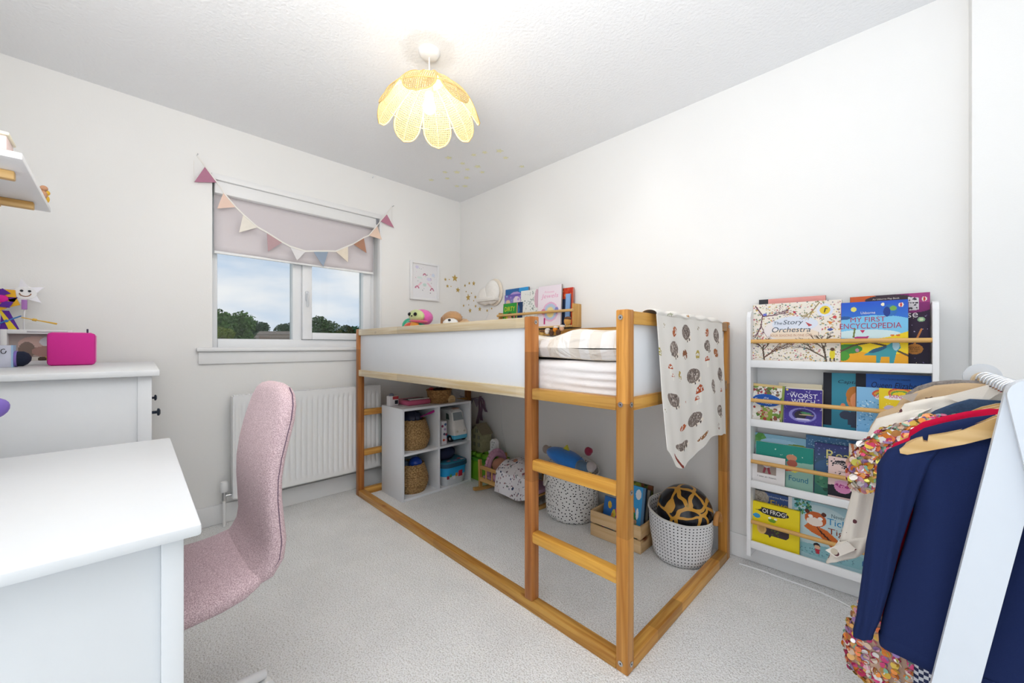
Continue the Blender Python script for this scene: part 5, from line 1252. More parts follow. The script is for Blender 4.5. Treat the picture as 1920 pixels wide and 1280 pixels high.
# blue tub with lid, dark bag on it
tubx, tuby = -2.45, 1.752
tu = thing('storage_tub', 'blue and white lidded tub with picture label in lower right cube', 'tub', (tubx, tuby, .016))
def rr(cx, cy, hx, hy, z, p=4, n=40):
    return [Vector((cx + hx * math.copysign(abs(math.cos(2 * PI * i / n)) ** (2 / p), math.cos(2 * PI * i / n)), cy + hy * math.copysign(abs(math.sin(2 * PI * i / n)) ** (2 / p), math.sin(2 * PI * i / n)), z)) for i in range(n)]
obj('base_part', MB().loft([rr(tubx, tuby, .105, .098, .016), rr(tubx, tuby, .112, .106, .05), rr(tubx, tuby, .115, .109, .085)]), mat('pale_grey_tub', '#cfd3d8', .4), tu)
obj('upper_part', MB().loft([rr(tubx, tuby, .115, .109, .085), rr(tubx, tuby, .120, .115, .150)]), mat('bright_blue_tub', '#2aa0dc', .4), tu)
obj('lid_rim', MB().loft([rr(tubx, tuby, .126, .121, .150), rr(tubx, tuby, .128, .123, .157), rr(tubx, tuby, .126, .121, .178)]), mat('dark_teal_rim', '#27506a', .4), tu)
obj('lid', MB().loft([rr(tubx, tuby, .118, .113, .178), rr(tubx, tuby, .112, .107, .186)]), mat('teal_lid', '#2f7f9a', .45), tu)
for dy, z, s, cc in ((.035, .093, .022, '#b82a44'), (-.075, .08, .011, '#8f2f3f'), (-.052, .09, .010, '#5a9a4a'), (.0, .09, .012, '#d8963c'), (-.02, .07, .010, '#e4e2e6')):
    x = tubx + .116; obj('label_motif', MB().cbox((x - .006, tuby + dy - s * .8, z - s), (x + .0015, tuby + dy + s * .8, z + s), .001), mat('motif_' + cc, cc, .5), tu)
for dx, dy, cc in ((.06, -.04, '#d08a9c'), (.075, .01, '#8f78b0'), (.05, .06, '#c03a4c'), (.08, .07, '#cfc8d0')):
    obj('lid_motif', MB().cbox((tubx + dx, tuby + dy - .014, .185), (tubx + dx + .02, tuby + dy + .014, .1875), .001), mat('lidmotif_' + cc, cc, .5), tu)
pc_ = thing('lunch_bag', 'navy rounded bag with orange strap on the blue tub', 'bag', (-2.47, 1.72, .187))
obj('body', MB().blob((-2.46, 1.715, .240), (.09, .095, .056), n=28, m=16), mat('navy_bag_cloth', '#1d2440', .85), pc_)
obj('strap', MB().grid(lambda s, t: (-2.47 + .105 - .21 * s if False else -2.392 - .13 * s, 1.672 + .035 * t + .05 * s, .252 + .04 * math.sin(s * 2.6 + .3) - .004), 12, 2), mat('orange_strap', '#e08a34', .8), pc_)

# on top of the cube shelf
tx = thing('toy_till', 'white toy block with red and black front on the cube shelf', 'toy', (-2.545, 1.345, QH))
obj('body', MB().cbox((-2.575, 1.318, QH), (-2.53, 1.388, QH + .070), .004), mat('white_toy_block', '#e6e2e4', .5), tx)
obj('red_panel', MB().cbox((-2.531, 1.342, QH + .045), (-2.528, 1.386, QH + .066), .001), mat('red_panel', '#b83a44', .5), tx)
obj('screen', MB().cbox((-2.531, 1.358, QH + .012), (-2.528, 1.382, QH + .038), .001), mat('black_screen', '#1f2530', .3), tx)
obj('top_knob', MB().blob((-2.555, 1.345, QH + .076), (.014, .018, .012)), mat('grey_knob', '#77798a', .5), tx)
kb = thing('toy_keyboard', 'pink toy piano keyboard on the cube shelf', 'toy', (-2.5, 1.5, QH))
M_KB = mat('pink_toy_plastic', '#d8688f', .4)
obj('case', MB().cbox((-2.62, 1.41, QH), (-2.44, 1.60, QH + .035), .012), M_KB, kb)
obj('key_bed', MB().cbox((-2.55, 1.43, QH + .034), (-2.46, 1.595, QH + .038), .002), mat('black_keys', '#22202c', .4), kb)
for i in range(10): obj('key', MB().cbox((-2.485, 1.435 + i * .016, QH + .037), (-2.452, 1.448 + i * .016, QH + .042), .001), M_WHITE, kb)
wbk = thing('wicker_basket', 'round wicker basket with wooden name tag on the cube shelf', 'basket', (-2.46, 1.675, QH))
M_WICK = weave('wicker_weave', '#c79a5e', '#8a6136', 60, 170)
bx_, by_ = -2.458, 1.682
prof = [(.001, 0), (.078, 0)] + [(.08 + .012 * i / 16 + .0025 * math.sin(i * PI), .092 * i / 16) for i in range(17)] + [(.084, .092), (.072, .012), (.001, .012)]
obj('body', MB().lathe((bx_, by_, QH), prof, 72, cap=False, fn=lambda a, z: 1 + .018 * math.sin(a * 24) * math.cos(z * 2 * PI / .0115)), M_WICK, wbk)
obj('rim', MB().tube([(bx_ + .091 * math.cos(2 * PI * i / 48), by_ + .091 * math.sin(2 * PI * i / 48), QH + .094) for i in range(49)], .005, 8), M_WICK, wbk)
tg = (bx_ + .08, by_ + .055, QH + .022)
tgo = obj('name_tag', MB().tube([tg, (tg[0] + .006, tg[1], tg[2])], .033, 24), wood('tag_birch', 'Y', '#d9b888', '#c7a06a', knots=False), wbk)
obj('tag_text', MB().tube([Vector(tg) + Vector((.0065, -.015 + .0045 * i, .003 * math.sin(i * 2.3))) for i in range(8)], .001, 5), mat('tag_brown', '#6a4a2c', .7), tgo)
obj('tag_string', MB().tube([Vector(tg) + Vector((.003, 0, .03)), Vector(tg) + Vector((.006, 0, .05)), Vector((bx_ + .085, by_ + .04, QH + .098))], .0015, 6), mat('dark_string', '#2f2624', .8), tgo)
obj('contents', MB().blob((bx_, by_, QH + .085), (.065, .065, .022), fn=lambda d: 1 + .15 * math.sin(d.x * 13 + d.y * 9)), mat('dark_contents', '#3c2a38', .8), wbk)
obj('red_ribbon', MB().blob((bx_ - .0, by_ - .07, QH + .105), (.012, .02, .012)), mat('red_ribbon', '#a83038', .7), wbk)

# ------------------------------------------------------------------ doll cradle
cr = thing('doll_cradle', 'pine rocking doll cradle under the bed', 'cradle', (-1.89, 1.93, 0))
WCX = wood('cradle_pine_x', 'X', '#d9ab6a', '#bd8a48', knots=False); WCZ = wood('cradle_pine_z', 'Z', '#d9ab6a', '#bd8a48', knots=False); WCY = wood('cradle_pine_y', 'Y', '#d9ab6a', '#bd8a48', knots=False)
cx0, cx1, cy0, cy1 = -2.145, -1.62, 1.80, 2.075
for x, top in ((cx0, .228), (cx1 - .016, .19)):
    for y in (cy0, cy1 - .022): obj('corner_post', MB().prism([(x, y + .006, .03), (x + .016, y + .006, .03), (x + .016, y, top), (x, y, top)], (0, .022, 0)), WCZ, cr, smooth=False)
    obj('rocker', MB().prism([(x - .002, cy0 - .045 + (cy1 - cy0 + .09) * i / 12, .022 + .02 * (1 - math.sin(PI * i / 12))) for i in range(13)] + [(x - .002, cy1 + .045 - (cy1 - cy0 + .09) * i / 12, .001 + .018 * (1 - math.sin(PI * i / 12))) for i in range(13)], (.02, 0, 0)), WCY, cr, smooth=False)
for y in (cy0 + .003, cy1 - .018):
    obj('upper_rail', MB().cbox((cx0 + .014, y, .165), (cx1 - .014, y + .014, .19), .003), WCX, cr)
    obj('lower_rail', MB().cbox((cx0 + .014, y + .002, .075), (cx1 - .014, y + .016, .105), .003), WCX, cr)
    for i in range(7): obj('spindle', MB().tube([(cx0 + .075 + i * .062, y + .009, .1), (cx0 + .075 + i * .062, y + .008, .168)], .0055, 10), WCZ, cr)
obj('cradle_base', MB().box((cx0 + .016, cy0 + .016, .078), (cx1 - .016, cy1 - .016, .086)), WCX, cr, smooth=False)
obj('pillow', MB().cbox((cx0 + .02, cy0 + .022, .087), (cx1 - .02, cy1 - .022, .115), .012), mat('mauve_cot_mattress', '#b98fa6', .9), label='mauve padded mattress inside the doll cradle', cat='cushion')
hb_ = thing('head_wreath', 'pink scalloped padded arch at the head of the cradle', 'decoration', (cx0 + .05, 1.93, .12))
arch = [(cx0 + .045, 1.935 + .075 * math.cos(a), .155 + .10 * math.sin(a)) for a in [PI * i / 14 for i in range(15)]]
obj('padding', MB().tube([(cx0 + .045, 2.01, .10)] + arch + [(cx0 + .045, 1.86, .10)], .022, 12), mat('dusty_pink_padding', '#c493ab', .9), hb_)
for i, p in enumerate(arch[1:-1]):
    d = (Vector(p) - Vector((cx0 + .045, 1.935, .155))).normalized(); obj('scallop', MB().blob(Vector(p) + d * .02, (.014, .017, .017)), MATS['dusty_pink_padding'], hb_)
dl = thing('baby_doll', 'baby doll in pink lying in the cradle', 'doll', (-2.0, 1.92, .115))
M_SKIN = mat('doll_skin', '#b07c66', .5)
obj('body', MB().blob((-1.93, 1.915, .15), (.10, .05, .04)), mat('pink_doll_clothes', '#c992a8', .9), dl)
obj('head', MB().blob((-2.02, 1.90, .19), (.062, .055, .055), n=24, m=16), M_SKIN, dl)
obj('arm', MB().tube([(-1.96, 1.94, .19), (-1.915, 1.93, .225), (-1.875, 1.91, .25)], [.018, .016, .012], 12).blob((-1.868, 1.905, .255), (.015, .013, .013)), M_SKIN, dl)
obj('leg', MB().tube([(-1.96, 1.83, .12), (-2.02, 1.83, .135)], [.022, .016], 12), mat('pink_doll_clothes', '#c992a8'), dl)
# floral cover over the cradle side
fl = MB()
def cover(s, t):
    x = -1.965 + s * .32 + .02 * math.sin(t * 3); 
    k = t
    if k < .42: y = 1.792 - .012 * math.sin(s * 9) * (1 - k); z = .045 + (.198 - .045) * (k / .42) + (.02 * (abs(s - .3) / .7) ** 1.5) + .012 * math.sin(s * 8)
    else:
        q = (k - .42) / .58; y = 1.792 + q * .20; z = .200 + .055 * math.sin(min(1, q * 1.3) * PI * .62) * (1 - .35 * abs(s - .35)) + .007 * math.sin(s * 13 + q * 5)
    return Vector((x, y, z))
fl.grid(cover, 110, 90)
fl.cols = raster(110, 90, [('bg', '#ebe7ea'), ('dots', 170, .017, ['#3f4a6a', '#6a4a5c', '#b08a94', '#4a5a52', '#8a6a74'], (0, 0, 1, 1), 3), ('dots', 14, .035, ['#34405f', '#a06a74'], (0, 0, 1, 1), 8)])
fo = obj('doll_blanket', fl, paintmat('muslin_print', .9), label='white floral doll blanket draped over the cradle side', cat='blanket', smooth='all', fix=False); fo.modifiers.new('t', 'SOLIDIFY').thickness = .004
# behind the cradle
gx = thing('block_crate', 'lime green plastic toy crate behind the cradle', 'crate', (-2.31, 2.03, 0))
M_LIME = mat('lime_plastic', '#79b82c', .4)
obj('tub', MB().cbox((-2.45, 1.935, 0), (-2.165, 2.135, .15), .01), M_LIME, gx)
obj('lid', MB().cbox((-2.455, 1.93, .15), (-2.16, 2.14, .175), .008), mat('green_plastic_dark', '#4f9a30', .4), gx)
for i in range(4):
    for j in range(2): obj('stud', MB().tube([(-2.42 + i * .072, 1.985 + j * .08, .175), (-2.42 + i * .072, 1.985 + j * .08, .2)], .027, 18), M_LIME, gx)
ho = thing('toy_house', 'small beige tin house on the lime green crate', 'toy house', (-2.40, 2.06, .2))
M_TIN = mat('mossy_tin', '#a39f7c', .6, noise=.3, nscale=60)
hx0, hx1, hy0, hy1 = -2.475, -2.335, 2.0, 2.10
obj('walls', MB().prism([(hx0, hy0, .2), (hx1, hy0, .2), (hx1, hy0, .345), ((hx0 + hx1) / 2, hy0, .405), (hx0, hy0, .345)], (0, hy1 - hy0, 0)), M_TIN, ho, smooth=False)
for sgn in (0, 1):
    xe = (hx0 - .008, hx1 + .008)[sgn]; obj('roof_slope', MB().prism([(xe, hy0 - .008, .338), ((hx0 + hx1) / 2, hy0 - .008, .412), ((hx0 + hx1) / 2, hy0 - .008, .418), (xe, hy0 - .008, .344)], (0, hy1 - hy0 + .016, 0)), mat('weathered_roof', '#8a7f68', .7, noise=.25, nscale=80), ho, smooth=False)
for x, z in ((-2.44, .30), (-2.385, .30), (-2.44, .24), (-2.385, .24), (-2.41, .35)): 
    wf = obj('window', MB().box((x, hy0 - .002, z), (x + .022, hy0, z + .03)), mat('tin_window', '#5d6152', .5), ho, smooth=False)
    obj('glazing_bar', MB().box((x + .009, hy0 - .003, z), (x + .012, hy0, z + .03)), mat('tin_white', '#cfcab4', .5), wf, smooth=False)
ab = thing('baby_monitor', 'white arch topped device on the lime green crate', 'device', (-2.24, 2.05, .2))
obj('casing', MB().prism([(-2.275 + .0, 2.03, .2)] + [(-2.2375 - .034 * math.cos(a), 2.03, .285 + .034 * math.sin(a)) for a in [PI * i / 12 for i in range(13)]] + [(-2.2, 2.03, .2)], (0, .03, 0)), M_WHITE, ab, smooth=False)
for dx, z in ((-.012, .295), (.012, .295), (0, .275), (-.012, .255)): obj('speaker_hole', MB().tube([(-2.2375 + dx, 2.03, z), (-2.2375 + dx, 2.029, z)], .004, 10), mat('hole_grey', '#6d6f78', .6), ab)
obj('base', MB().cbox((-2.285, 2.02, .2), (-2.19, 2.07, .225), .005), M_WHITE, ab)
# mauve ribbons hanging on the wall under the bed
rb = thing('ribbon_garland', 'mauve ribbon garland hanging on the wall under the bed', 'garland', (-2.5, WY, .4))
M_MAUVE = mat('mauve_ribbon', '#8d6f86', .8)
for i, (u0, v0, u1, v1) in enumerate(((901, 742, 896, 798), (903, 742, 903, 788), (905, 745, 911, 772))):
    p, q = onY(u0, v0, WY - .012), onY(u1, v1, WY - .012)
    obj('ribbon', MB().grid(lambda s, t: p.lerp(q, t) + Vector(((s - .5) * (.02 + .02 * t), -.006 * math.sin(t * 9 + i) - .003, 0)), 4, 16), M_MAUVE, rb)
p, q = onY(862, 742, WY - .01), onY(902, 744, WY - .01)
obj('cord', MB().tube([p, p.lerp(q, .5) + Vector((0, 0, -.02)), q], .003, 6), M_MAUVE, rb)
for k in (.2, .5, .8):
    c = p.lerp(q, k) + Vector((0, 0, -.015)); obj('pennant', MB().prism([c + Vector((-.05, 0, 0)), c + Vector((.05, 0, 0)), c + Vector((0, 0, -.075))], (0, .003, 0)), mat('grey_lilac_pennant', '#a99db0', .9), rb, smooth=False)

# ------------------------------------------------------------------ fabric baskets, crate and ball
def dotmat(name, du, dv, rad, jit, base='#e9e7e5'):
    m = bpy.data.materials.new(name); m.use_nodes = True
    n, l = m.node_tree.nodes, m.node_tree.links; b = n['Principled BSDF']
    uv = n.new('ShaderNodeUVMap'); mp = n.new('ShaderNodeMapping'); mp.inputs['Scale'].default_value = (1 / du, 1 / dv, 1)
    l.new(uv.outputs[0], mp.inputs['Vector'])
    v = n.new('ShaderNodeTexVoronoi'); v.voronoi_dimensions = '2D'; v.inputs['Scale'].default_value = 1; v.inputs['Randomness'].default_value = jit
    l.new(mp.outputs['Vector'], v.inputs['Vector'])
    g = n.new('ShaderNodeMath'); g.operation = 'LESS_THAN'; g.inputs[1].default_value = rad; l.new(v.outputs['Distance'], g.inputs[0])
    mx = n.new('ShaderNodeMix'); mx.data_type = 'RGBA'; mx.inputs[6].default_value = lin(base); mx.inputs[7].default_value = lin('#25262c'); l.new(g.outputs[0], mx.inputs[0])
    l.new(mx.outputs[2], b.inputs['Base Color']); b.inputs['Roughness'].default_value = .9; b.inputs['Specular IOR Level'].default_value = .1
    return m
def cloth_basket(name, label, cx, cy, r, h, m, taper=0.0, slump=.03):
    t = thing(name, label, 'basket', (cx, cy, 0))
    n, k = 96, 30
    mb = MB(); uvs = []
    def P(a, s, rr):
        sag = slump * (s ** 2) * math.cos(a - math.radians(-45)) 
        wob = 1 + .022 * math.sin(a * 5 + 4 * s) * (s * (1 - s) * 3) + .012 * math.sin(a * 9 + s * 11)
        R = rr * (1 - .10 * max(0, (.12 - s) / .12) ** 1.5) * (1 - taper * (1 - s)) * wob
        return (cx + R * math.cos(a), cy + R * math.sin(a), .002 + s * h - sag)
    for j in range(k + 1):
        for i in range(n + 1):
            a = 2 * PI * i / n; mb.v.append(P(a, j / k, r * (1 + .03 * j / k))); uvs.append((i / n * 2 * PI * r, j / k * h))
    mb.f = [(j * (n + 1) + i, j * (n + 1) + i + 1, (j + 1) * (n + 1) + i + 1, (j + 1) * (n + 1) + i) for j in range(k) for i in range(n)]
    mb.uv = uvs
    o = obj('side', mb, m, t, smooth='all', fix=False); o.modifiers.new('t', 'SOLIDIFY').thickness = .004
    obj('bottom', MB().lathe((cx, cy, .001), [(.001, 0), (r * (.88 - taper), 0), (r * (.88 - taper), .006), (.001, .006)], 48, cap=False), mat('basket_base', '#dcd9d4', .9), t)
    rim = [P(2 * PI * i / 60, 1.0, r * 1.03) for i in range(61)]
    obj('rim', MB().tube(rim, .004, 8), mat('basket_rim', '#dedbd6', .9), t)
    return t, P
M_D1 = dotmat('speckled_canvas', .021, .021, .18, .85); M_D2 = dotmat('spotted_canvas', .0168, .0168, .19, .0, '#eae9ea')
b1, P1 = cloth_basket('fabric_basket', 'white canvas basket with random black speckles holding plush toys', -1.44, 1.965, .158, .29, M_D1)
hp = [(-1.44 + .17 * math.cos(a), 1.965 + .17 * math.sin(a), .235 - .05 * math.sin(q)) for a, q in [(math.radians(225 + k * 5), PI * (k + 4) / 8) for k in range(-4, 5)]]
obj('handle', MB().tube(hp, .008, 8), mat('cream_handle', '#d9d2c6', .9), b1)
b2, P2 = cloth_basket('fabric_basket', 'white basket with neat rows of black dots holding a ball', -.772, 1.958, .148, .235, M_D2, taper=.13, slump=.022)
obj('handle', MB().tube([(-.605, 1.965 + .03 * math.cos(a), .215 + .045 * math.sin(a)) for a in [PI * i / 10 for i in range(11)]], .011, 10), mat('tan_leather', '#bb8348', .6), b2)
def giraffe():
    m = bpy.data.materials.new('giraffe_print_rubber'); m.use_nodes = True
    n, l = m.node_tree.nodes, m.node_tree.links; b = n['Principled BSDF']
    tc = n.new('ShaderNodeTexCoord'); nz = n.new('ShaderNodeTexNoise'); nz.inputs['Scale'].default_value = 14; nz.inputs['Detail'].default_value = 1
    mxv = n.new('ShaderNodeMix'); mxv.data_type = 'VECTOR'; mxv.inputs[0].default_value = .045
    l.new(tc.outputs['Object'], nz.inputs['Vector']); l.new(tc.outputs['Object'], mxv.inputs[4]); l.new(nz.outputs['Color'], mxv.inputs[5])
    v = n.new('ShaderNodeTexVoronoi'); v.feature = 'DISTANCE_TO_EDGE'; v.inputs['Scale'].default_value = 11.5; v.inputs['Randomness'].default_value = .9
    l.new(mxv.outputs[1], v.inputs['Vector'])
    g = n.new('ShaderNodeMath'); g.operation = 'LESS_THAN'; g.inputs[1].default_value = .075; l.new(v.outputs['Distance'], g.inputs[0])
    mx = n.new('ShaderNodeMix'); mx.data_type = 'RGBA'; mx.inputs[6].default_value = lin('#191a22'); mx.inputs[7].default_value = lin('#d29a3e'); l.new(g.outputs[0], mx.inputs[0])
    l.new(mx.outputs[2], b.inputs['Base Color']); b.inputs['Roughness'].default_value = .22; return m
gb = thing('play_ball', 'black ball with golden giraffe pattern in the dotted basket', 'ball', (-.757, 1.965, .09))
obj('shell', MB().blob((-.757, 1.965, .226), .128, n=48, m=32), giraffe(), gb, smooth='all')
vp = Vector((-.757, 1.965, .226)) + Vector((.40, -.75, .53)).normalized() * .1275
obj('valve', MB().blob(vp, .006), mat('gold_valve', '#c7a45a', .5), gb)
# plush toys in the speckled basket (plain blue fish, small grey toys)
fs = thing('plush_fish', 'blue plush fish lying on top of the speckled basket', 'plush toy', (-1.46, 1.95, .27))
fc = onY(1062, 857, 1.93)
obj('body', MB().blob((fc.x - .005, 1.93, fc.z - .005), (.145, .07, .05), rot=(0, .16, 0), n=28, m=18), plush('#2a7ad0', 0), fs)
obj('back_fin', MB().prism([(fc.x - .04, 1.93, fc.z + .035), (fc.x + .0, 1.93, fc.z + .075), (fc.x + .02, 1.93, fc.z + .035)], (0, .012, 0)), plush('#c9c23a', 0), fs)
obj('tail_fin', MB().prism([(fc.x + .12, 1.93, fc.z - .02), (fc.x + .165, 1.93, fc.z - .005), (fc.x + .175, 1.93, fc.z - .06)], (0, .014, 0)), plush('#c9c23a', 0), fs)
for i, (u, v, r, cc, lab) in enumerate(((1024, 842, .026, '#9a8a82', 'taupe plush ears left of the blue fish'), (1103, 846, .024, '#8f2040', 'dark red plush tag behind the blue fish tail'), (1091, 877, .042, '#56718c', 'slate blue plush ball below the fish tail'), (1108, 875, .028, '#b0a8a8', 'grey plush ball at the right of the speckled basket'))):
    p = onY(u, v, 1.96 if i < 2 else 1.90)
    t = thing('plush_toy', lab, 'plush toy', (p.x, p.y, p.z - r))
    obj('body', MB().blob(p, (r, r * .8, r * 1.1), n=20, m=14), plush(cc, 0), t)
    obj('bump', MB().blob(p + Vector((r * 1.4 if i == 0 else r * .4, 0, r * .2)), r * .8), plush(cc, 0), t)
# pine crate with books
kx0, kx1, ky0, ky1 = -1.213, -.918, 1.826, 2.055
kr = thing('pine_crate', 'small unfinished pine crate holding books under the bed', 'crate', (-1.065, 1.94, 0))
WK = wood('crate_pine_x', 'X', '#e2c193', '#cfa672', fine=.6); WKy = wood('crate_pine_y', 'Y', '#dcb888', '#c99e68', fine=.6)
for z in (.002, .074):
    for y in (ky0, ky1 - .01): obj('slat', MB().cbox((kx0, y, z), (kx1, y + .010, z + .064), .0015), WK, kr)
    for x in (kx0, kx1 - .010): obj('slat', MB().cbox((x, ky0 + .0101, z), (x + .010, ky1 - .0101, z + .064), .0015), WKy, kr)
obj('base', MB().box((kx0 + .01, ky0 + .01, .004), (kx1 - .01, ky1 - .01, .012)), WK, kr, smooth=False)
for x in (kx0 + .0101, kx1 - .022):
    for y in (ky0 + .0101, ky1 - .022): obj('corner_block', MB().box((x, y, .012), (x + .012, y + .012, .13)), WK, kr, smooth=False)
GC = 'books standing in the pine crate'
def crate_book(label, ul, ur, ut, vt, Y, lean, layers, spine, th=.012):
    x0, x1, z1 = BX(ul, vt, Y), BX(ur, vt, Y), BZ(ut, vt, Y + lean)
    book('story_book', label, max(x0, kx0 + .025), min(x1, kx1 - .025), .0125, z1, Y, lean, th, layers, spine=spine, group=GC, res=420)
crate_book('blue book with colourful characters at the front left of the crate', 1126, 1170, 1140, 928, 1.865, .05, [('bg', '#2f6ab0'), ('e', .25, .8, .08, .1, '#e0b43a', .4), ('e', .6, .55, .15, .25, '#b83a8c'), ('e', .45, .5, .1, .22, '#e6cf4a'), ('e', .1, .35, .14, .1, '#4a8a4a'), ('dots', 22, .04, ['#e88a3a', '#4ab0d8', '#8a3aa0'], (.05, .05, .95, .6), 4)], '#24508a')
crate_book('sky blue book with moon and green fox figure in the crate', 1170, 1225, 1205, 912, 1.88, .055, [('bg', '#3fa0dc'), ('e', .62, .86, .16, .09, '#e6e8ea'), ('e', .40, .5, .10, .12, '#d88a3a'), ('e', .42, .28, .22, .26, '#2f8a4a'), ('e', .62, .52, .08, .1, '#eef2f4'), ('r', .86, 0, 1, 1, '#5a7a9a'), ('dots', 16, .03, ['#c8a080', '#1f6a3a', '#e0d8c0'], (.1, .05, .7, .4), 3)], '#2a4a6a')
crate_book('dark covered book behind the sky blue one in the crate', 1178, 1235, 1215, 916, 1.93, .055, [('bg', '#25252e'), ('r', .85, 0, 1, 1, '#9a9488')], '#3a3a44')
crate_book('olive patterned book at the back of the crate', 1180, 1248, 1215, 908, 1.975, .04, [('bg', '#5f7030'), ('dots', 60, .05, ['#8a9a34', '#3a3a2a', '#7a4a30', '#a8b050'], (0, 0, 1, 1), 4)], '#3f3428')
# ------------------------------------------------------------------ clothes rack
RKx, RKz, RY0_, RY1_ = .165, .955, 1.15, 1.735
ra = thing('clothes_rack', 'white A-frame clothes rail at the right edge', 'clothes rack', (RKx, 1.44, 0))
M_RACK = mat('white_lacquered_board', '#dde2e9', .35, noise=.01)
def legboard(foot, top, y, th, w):
    a, b = Vector((foot[0], 0, foot[1])), Vector((top[0], 0, top[1]))
    d = (b - a).normalized(); n = Vector((d.z, 0, -d.x)); h = w / 2
    P = [a + n * h, a - n * h] + [b + (-n * math.cos(t) + d * math.sin(t)) * h for t in [PI * i / 12 for i in range(13)]]
    P[0].z = P[1].z = 0
    mb = MB().prism([p + Vector((0, y, 0)) for p in P], (0, th, 0)); return mb
sp_leg = .150
obj('leg', legboard((RKx - sp_leg, 0), (RKx, RKz), 1.150, .018, .058), M_RACK, ra, smooth=False)
obj('leg', legboard((RKx + sp_leg, 0), (RKx, RKz), 1.131, .018, .058), M_RACK, ra, smooth=False)
M_RKW = wood('rack_leg_beech', 'Z', '#e6cda6', '#d9b988', knots=False)
obj('leg', legboard((RKx - sp_leg, 0), (RKx, RKz - .01), 1.700, .018, .046), M_RKW, ra, smooth=False)
obj('leg', legboard((RKx + sp_leg, 0), (RKx, RKz - .01), 1.719, .018, .046), M_RKW, ra, smooth=False)
obj('end_cap', MB().tube([(RKx, 1.738, RKz), (RKx, 1.75, RKz)], .037, 32), M_RACK, ra)
obj('rail', MB().tube([(RKx, 1.14, RKz), (RKx, 1.74, RKz)], .011, 20), mat('white_rail_metal', '#eceef0', .3), ra)
for sx in (-1, 1): obj('stretcher', MB().tube([(RKx + sx * .128, 1.14, .14), (RKx + sx * .128, 1.735, .14)], .009, 14), mat('white_rail_metal', '#eceef0'), ra)

# ---- hangers
WH = wood('hanger_beech', 'X', '#e0bd86', '#cda468', knots=False, fine=.8)
M_CHROME = mat('chrome_hook', '#dfe1e4', .12, metal=1.0)
HY = [1.192, 1.222, 1.275, 1.305, 1.34, 1.375, 1.42, 1.465, 1.515, 1.575, 1.655]
HL = ['empty wooden hanger nearest the white frame of the clothes rail', 'wooden hanger carrying the navy jacket', 'wooden hanger carrying the red cardigan', 'wooden hanger carrying the checked dress', 'wooden hanger carrying the sequin dress',
      'bare wooden hanger behind the sequin dress', 'wooden hanger carrying the dark denim jacket', 'wooden hanger carrying the cream printed jacket', 'bare wooden hanger between the cream and beige jackets', 'wooden hanger carrying the beige coat', 'wooden hanger carrying the grey tweed top']
h0 = thing('coat_hanger', HL[0], 'hanger', (RKx, HY[0], RKz), group='wooden hangers on the clothes rail')
up = [(-.167, -.136), (-.155, -.122), (-.142, -.110), (-.133, -.105), (-.1315, -.112), (-.1255, -.112), (-.124, -.100), (-.100, -.091), (-.076, -.080), (-.055, -.064), (-.036, -.050), (-.015, -.040), (0, -.037)]
lo = [(0, -.072), (-.02, -.077), (-.04, -.088), (-.076, -.108), (-.12, -.128), (-.155, -.144), (-.166, -.143)]
full = up + [(-x, z) for x, z in reversed(up[:-1])] + [(-x, z) for x, z in reversed(lo[1:])] + lo
base = Vector((RKx, HY[0], RKz))
obj('body', MB().prism([base + Vector((x, -.006, z)) for x, z in full], (0, .012, 0)), WH, h0, smooth=False)
hk = [base + Vector((.019 * math.cos(a), 0, -.003 + .019 * math.sin(a))) for a in [math.radians(-35 + 225 * i / 18) for i in range(19)]]
hk = [Vector((base.x - .0, base.y, base.z - .045)), Vector((base.x + .004, base.y, base.z - .028))] + hk
hk[0].x = base.x
obj('hook', MB().tube(hk, .0024, 10), M_CHROME, h0, smooth='all')
for i in range(1, len(HY)):
    c = dup(h0, (RKx, HY[i], RKz), label=HL[i]); c.rotation_euler = (0, 0, .10 * math.sin(i * 2.3))

# ---- garments
def ring_(cx, y, z, hw, ht, fold=0.0, ph=0.0, n=56, slope=0.0):
    r = []
    for i in range(n):
        a = 2 * PI * i / n; c, s = math.cos(a), math.sin(a)
        f = 1 + fold * math.sin(a * 7 + ph) * abs(s)
        r.append(Vector((cx + hw * math.copysign(abs(c) ** .8, c), y + ht * math.copysign(abs(s) ** .8, s) * f, z + slope * c * hw)))
    return r
def interp(tab, k):
    out = []
    for (a, b) in zip(tab, tab[1:]):
        for j in range(k): t = j / k; out.append(tuple(x + (y - x) * t for x, y in zip(a, b)))
    return out + [tab[-1]]
def garment(name, label, cat, Y, body, sleeves, m, fold=.25, dz=0.0, hem_open=True, both=True):
    g = thing(name, label, cat, (RKx, Y, body[-1][0] + dz))
    mb = MB().loft([ring_(RKx, Y, z + dz, hw, ht, fold * min(1, k / 12), z * 9) for k, (z, hw, ht) in enumerate(interp(body, 4))])
    parts = [obj('body', mb, m, g, smooth='all')]
    for sgn in ((1, -1) if both else (1,)):
        rs = []
        for k, (x, z, hw, ht) in enumerate(interp(sleeves, 5)):
            cx = RKx + (x - RKx) * sgn
            rs.append(ring_(cx, Y - .012 * min(1, k / 8), z + dz, hw, ht, fold * .6, z * 14 + 1, n=32, slope=.35 * sgn))
        parts.append(obj('sleeve', MB().loft(rs), m, g, smooth='all'))
    return g, parts
def cloth(name, c, noise=.10, nscale=500, rough=.92): return mat(name, c, rough, noise=noise, nscale=nscale, bump=.12, bscale=700, sheen=.0, spec=.12)
B_J = [(.907, .035, .008), (.897, .066, .014), (.882, .10, .018), (.866, .13, .021), (.845, .150, .024), (.815, .155, .026), (.76, .142, .027), (.68, .146, .029), (.6, .161, .030), (.5, .182, .032), (.42, .196, .034), (.375, .201, .034), (.364, .199, .030)]
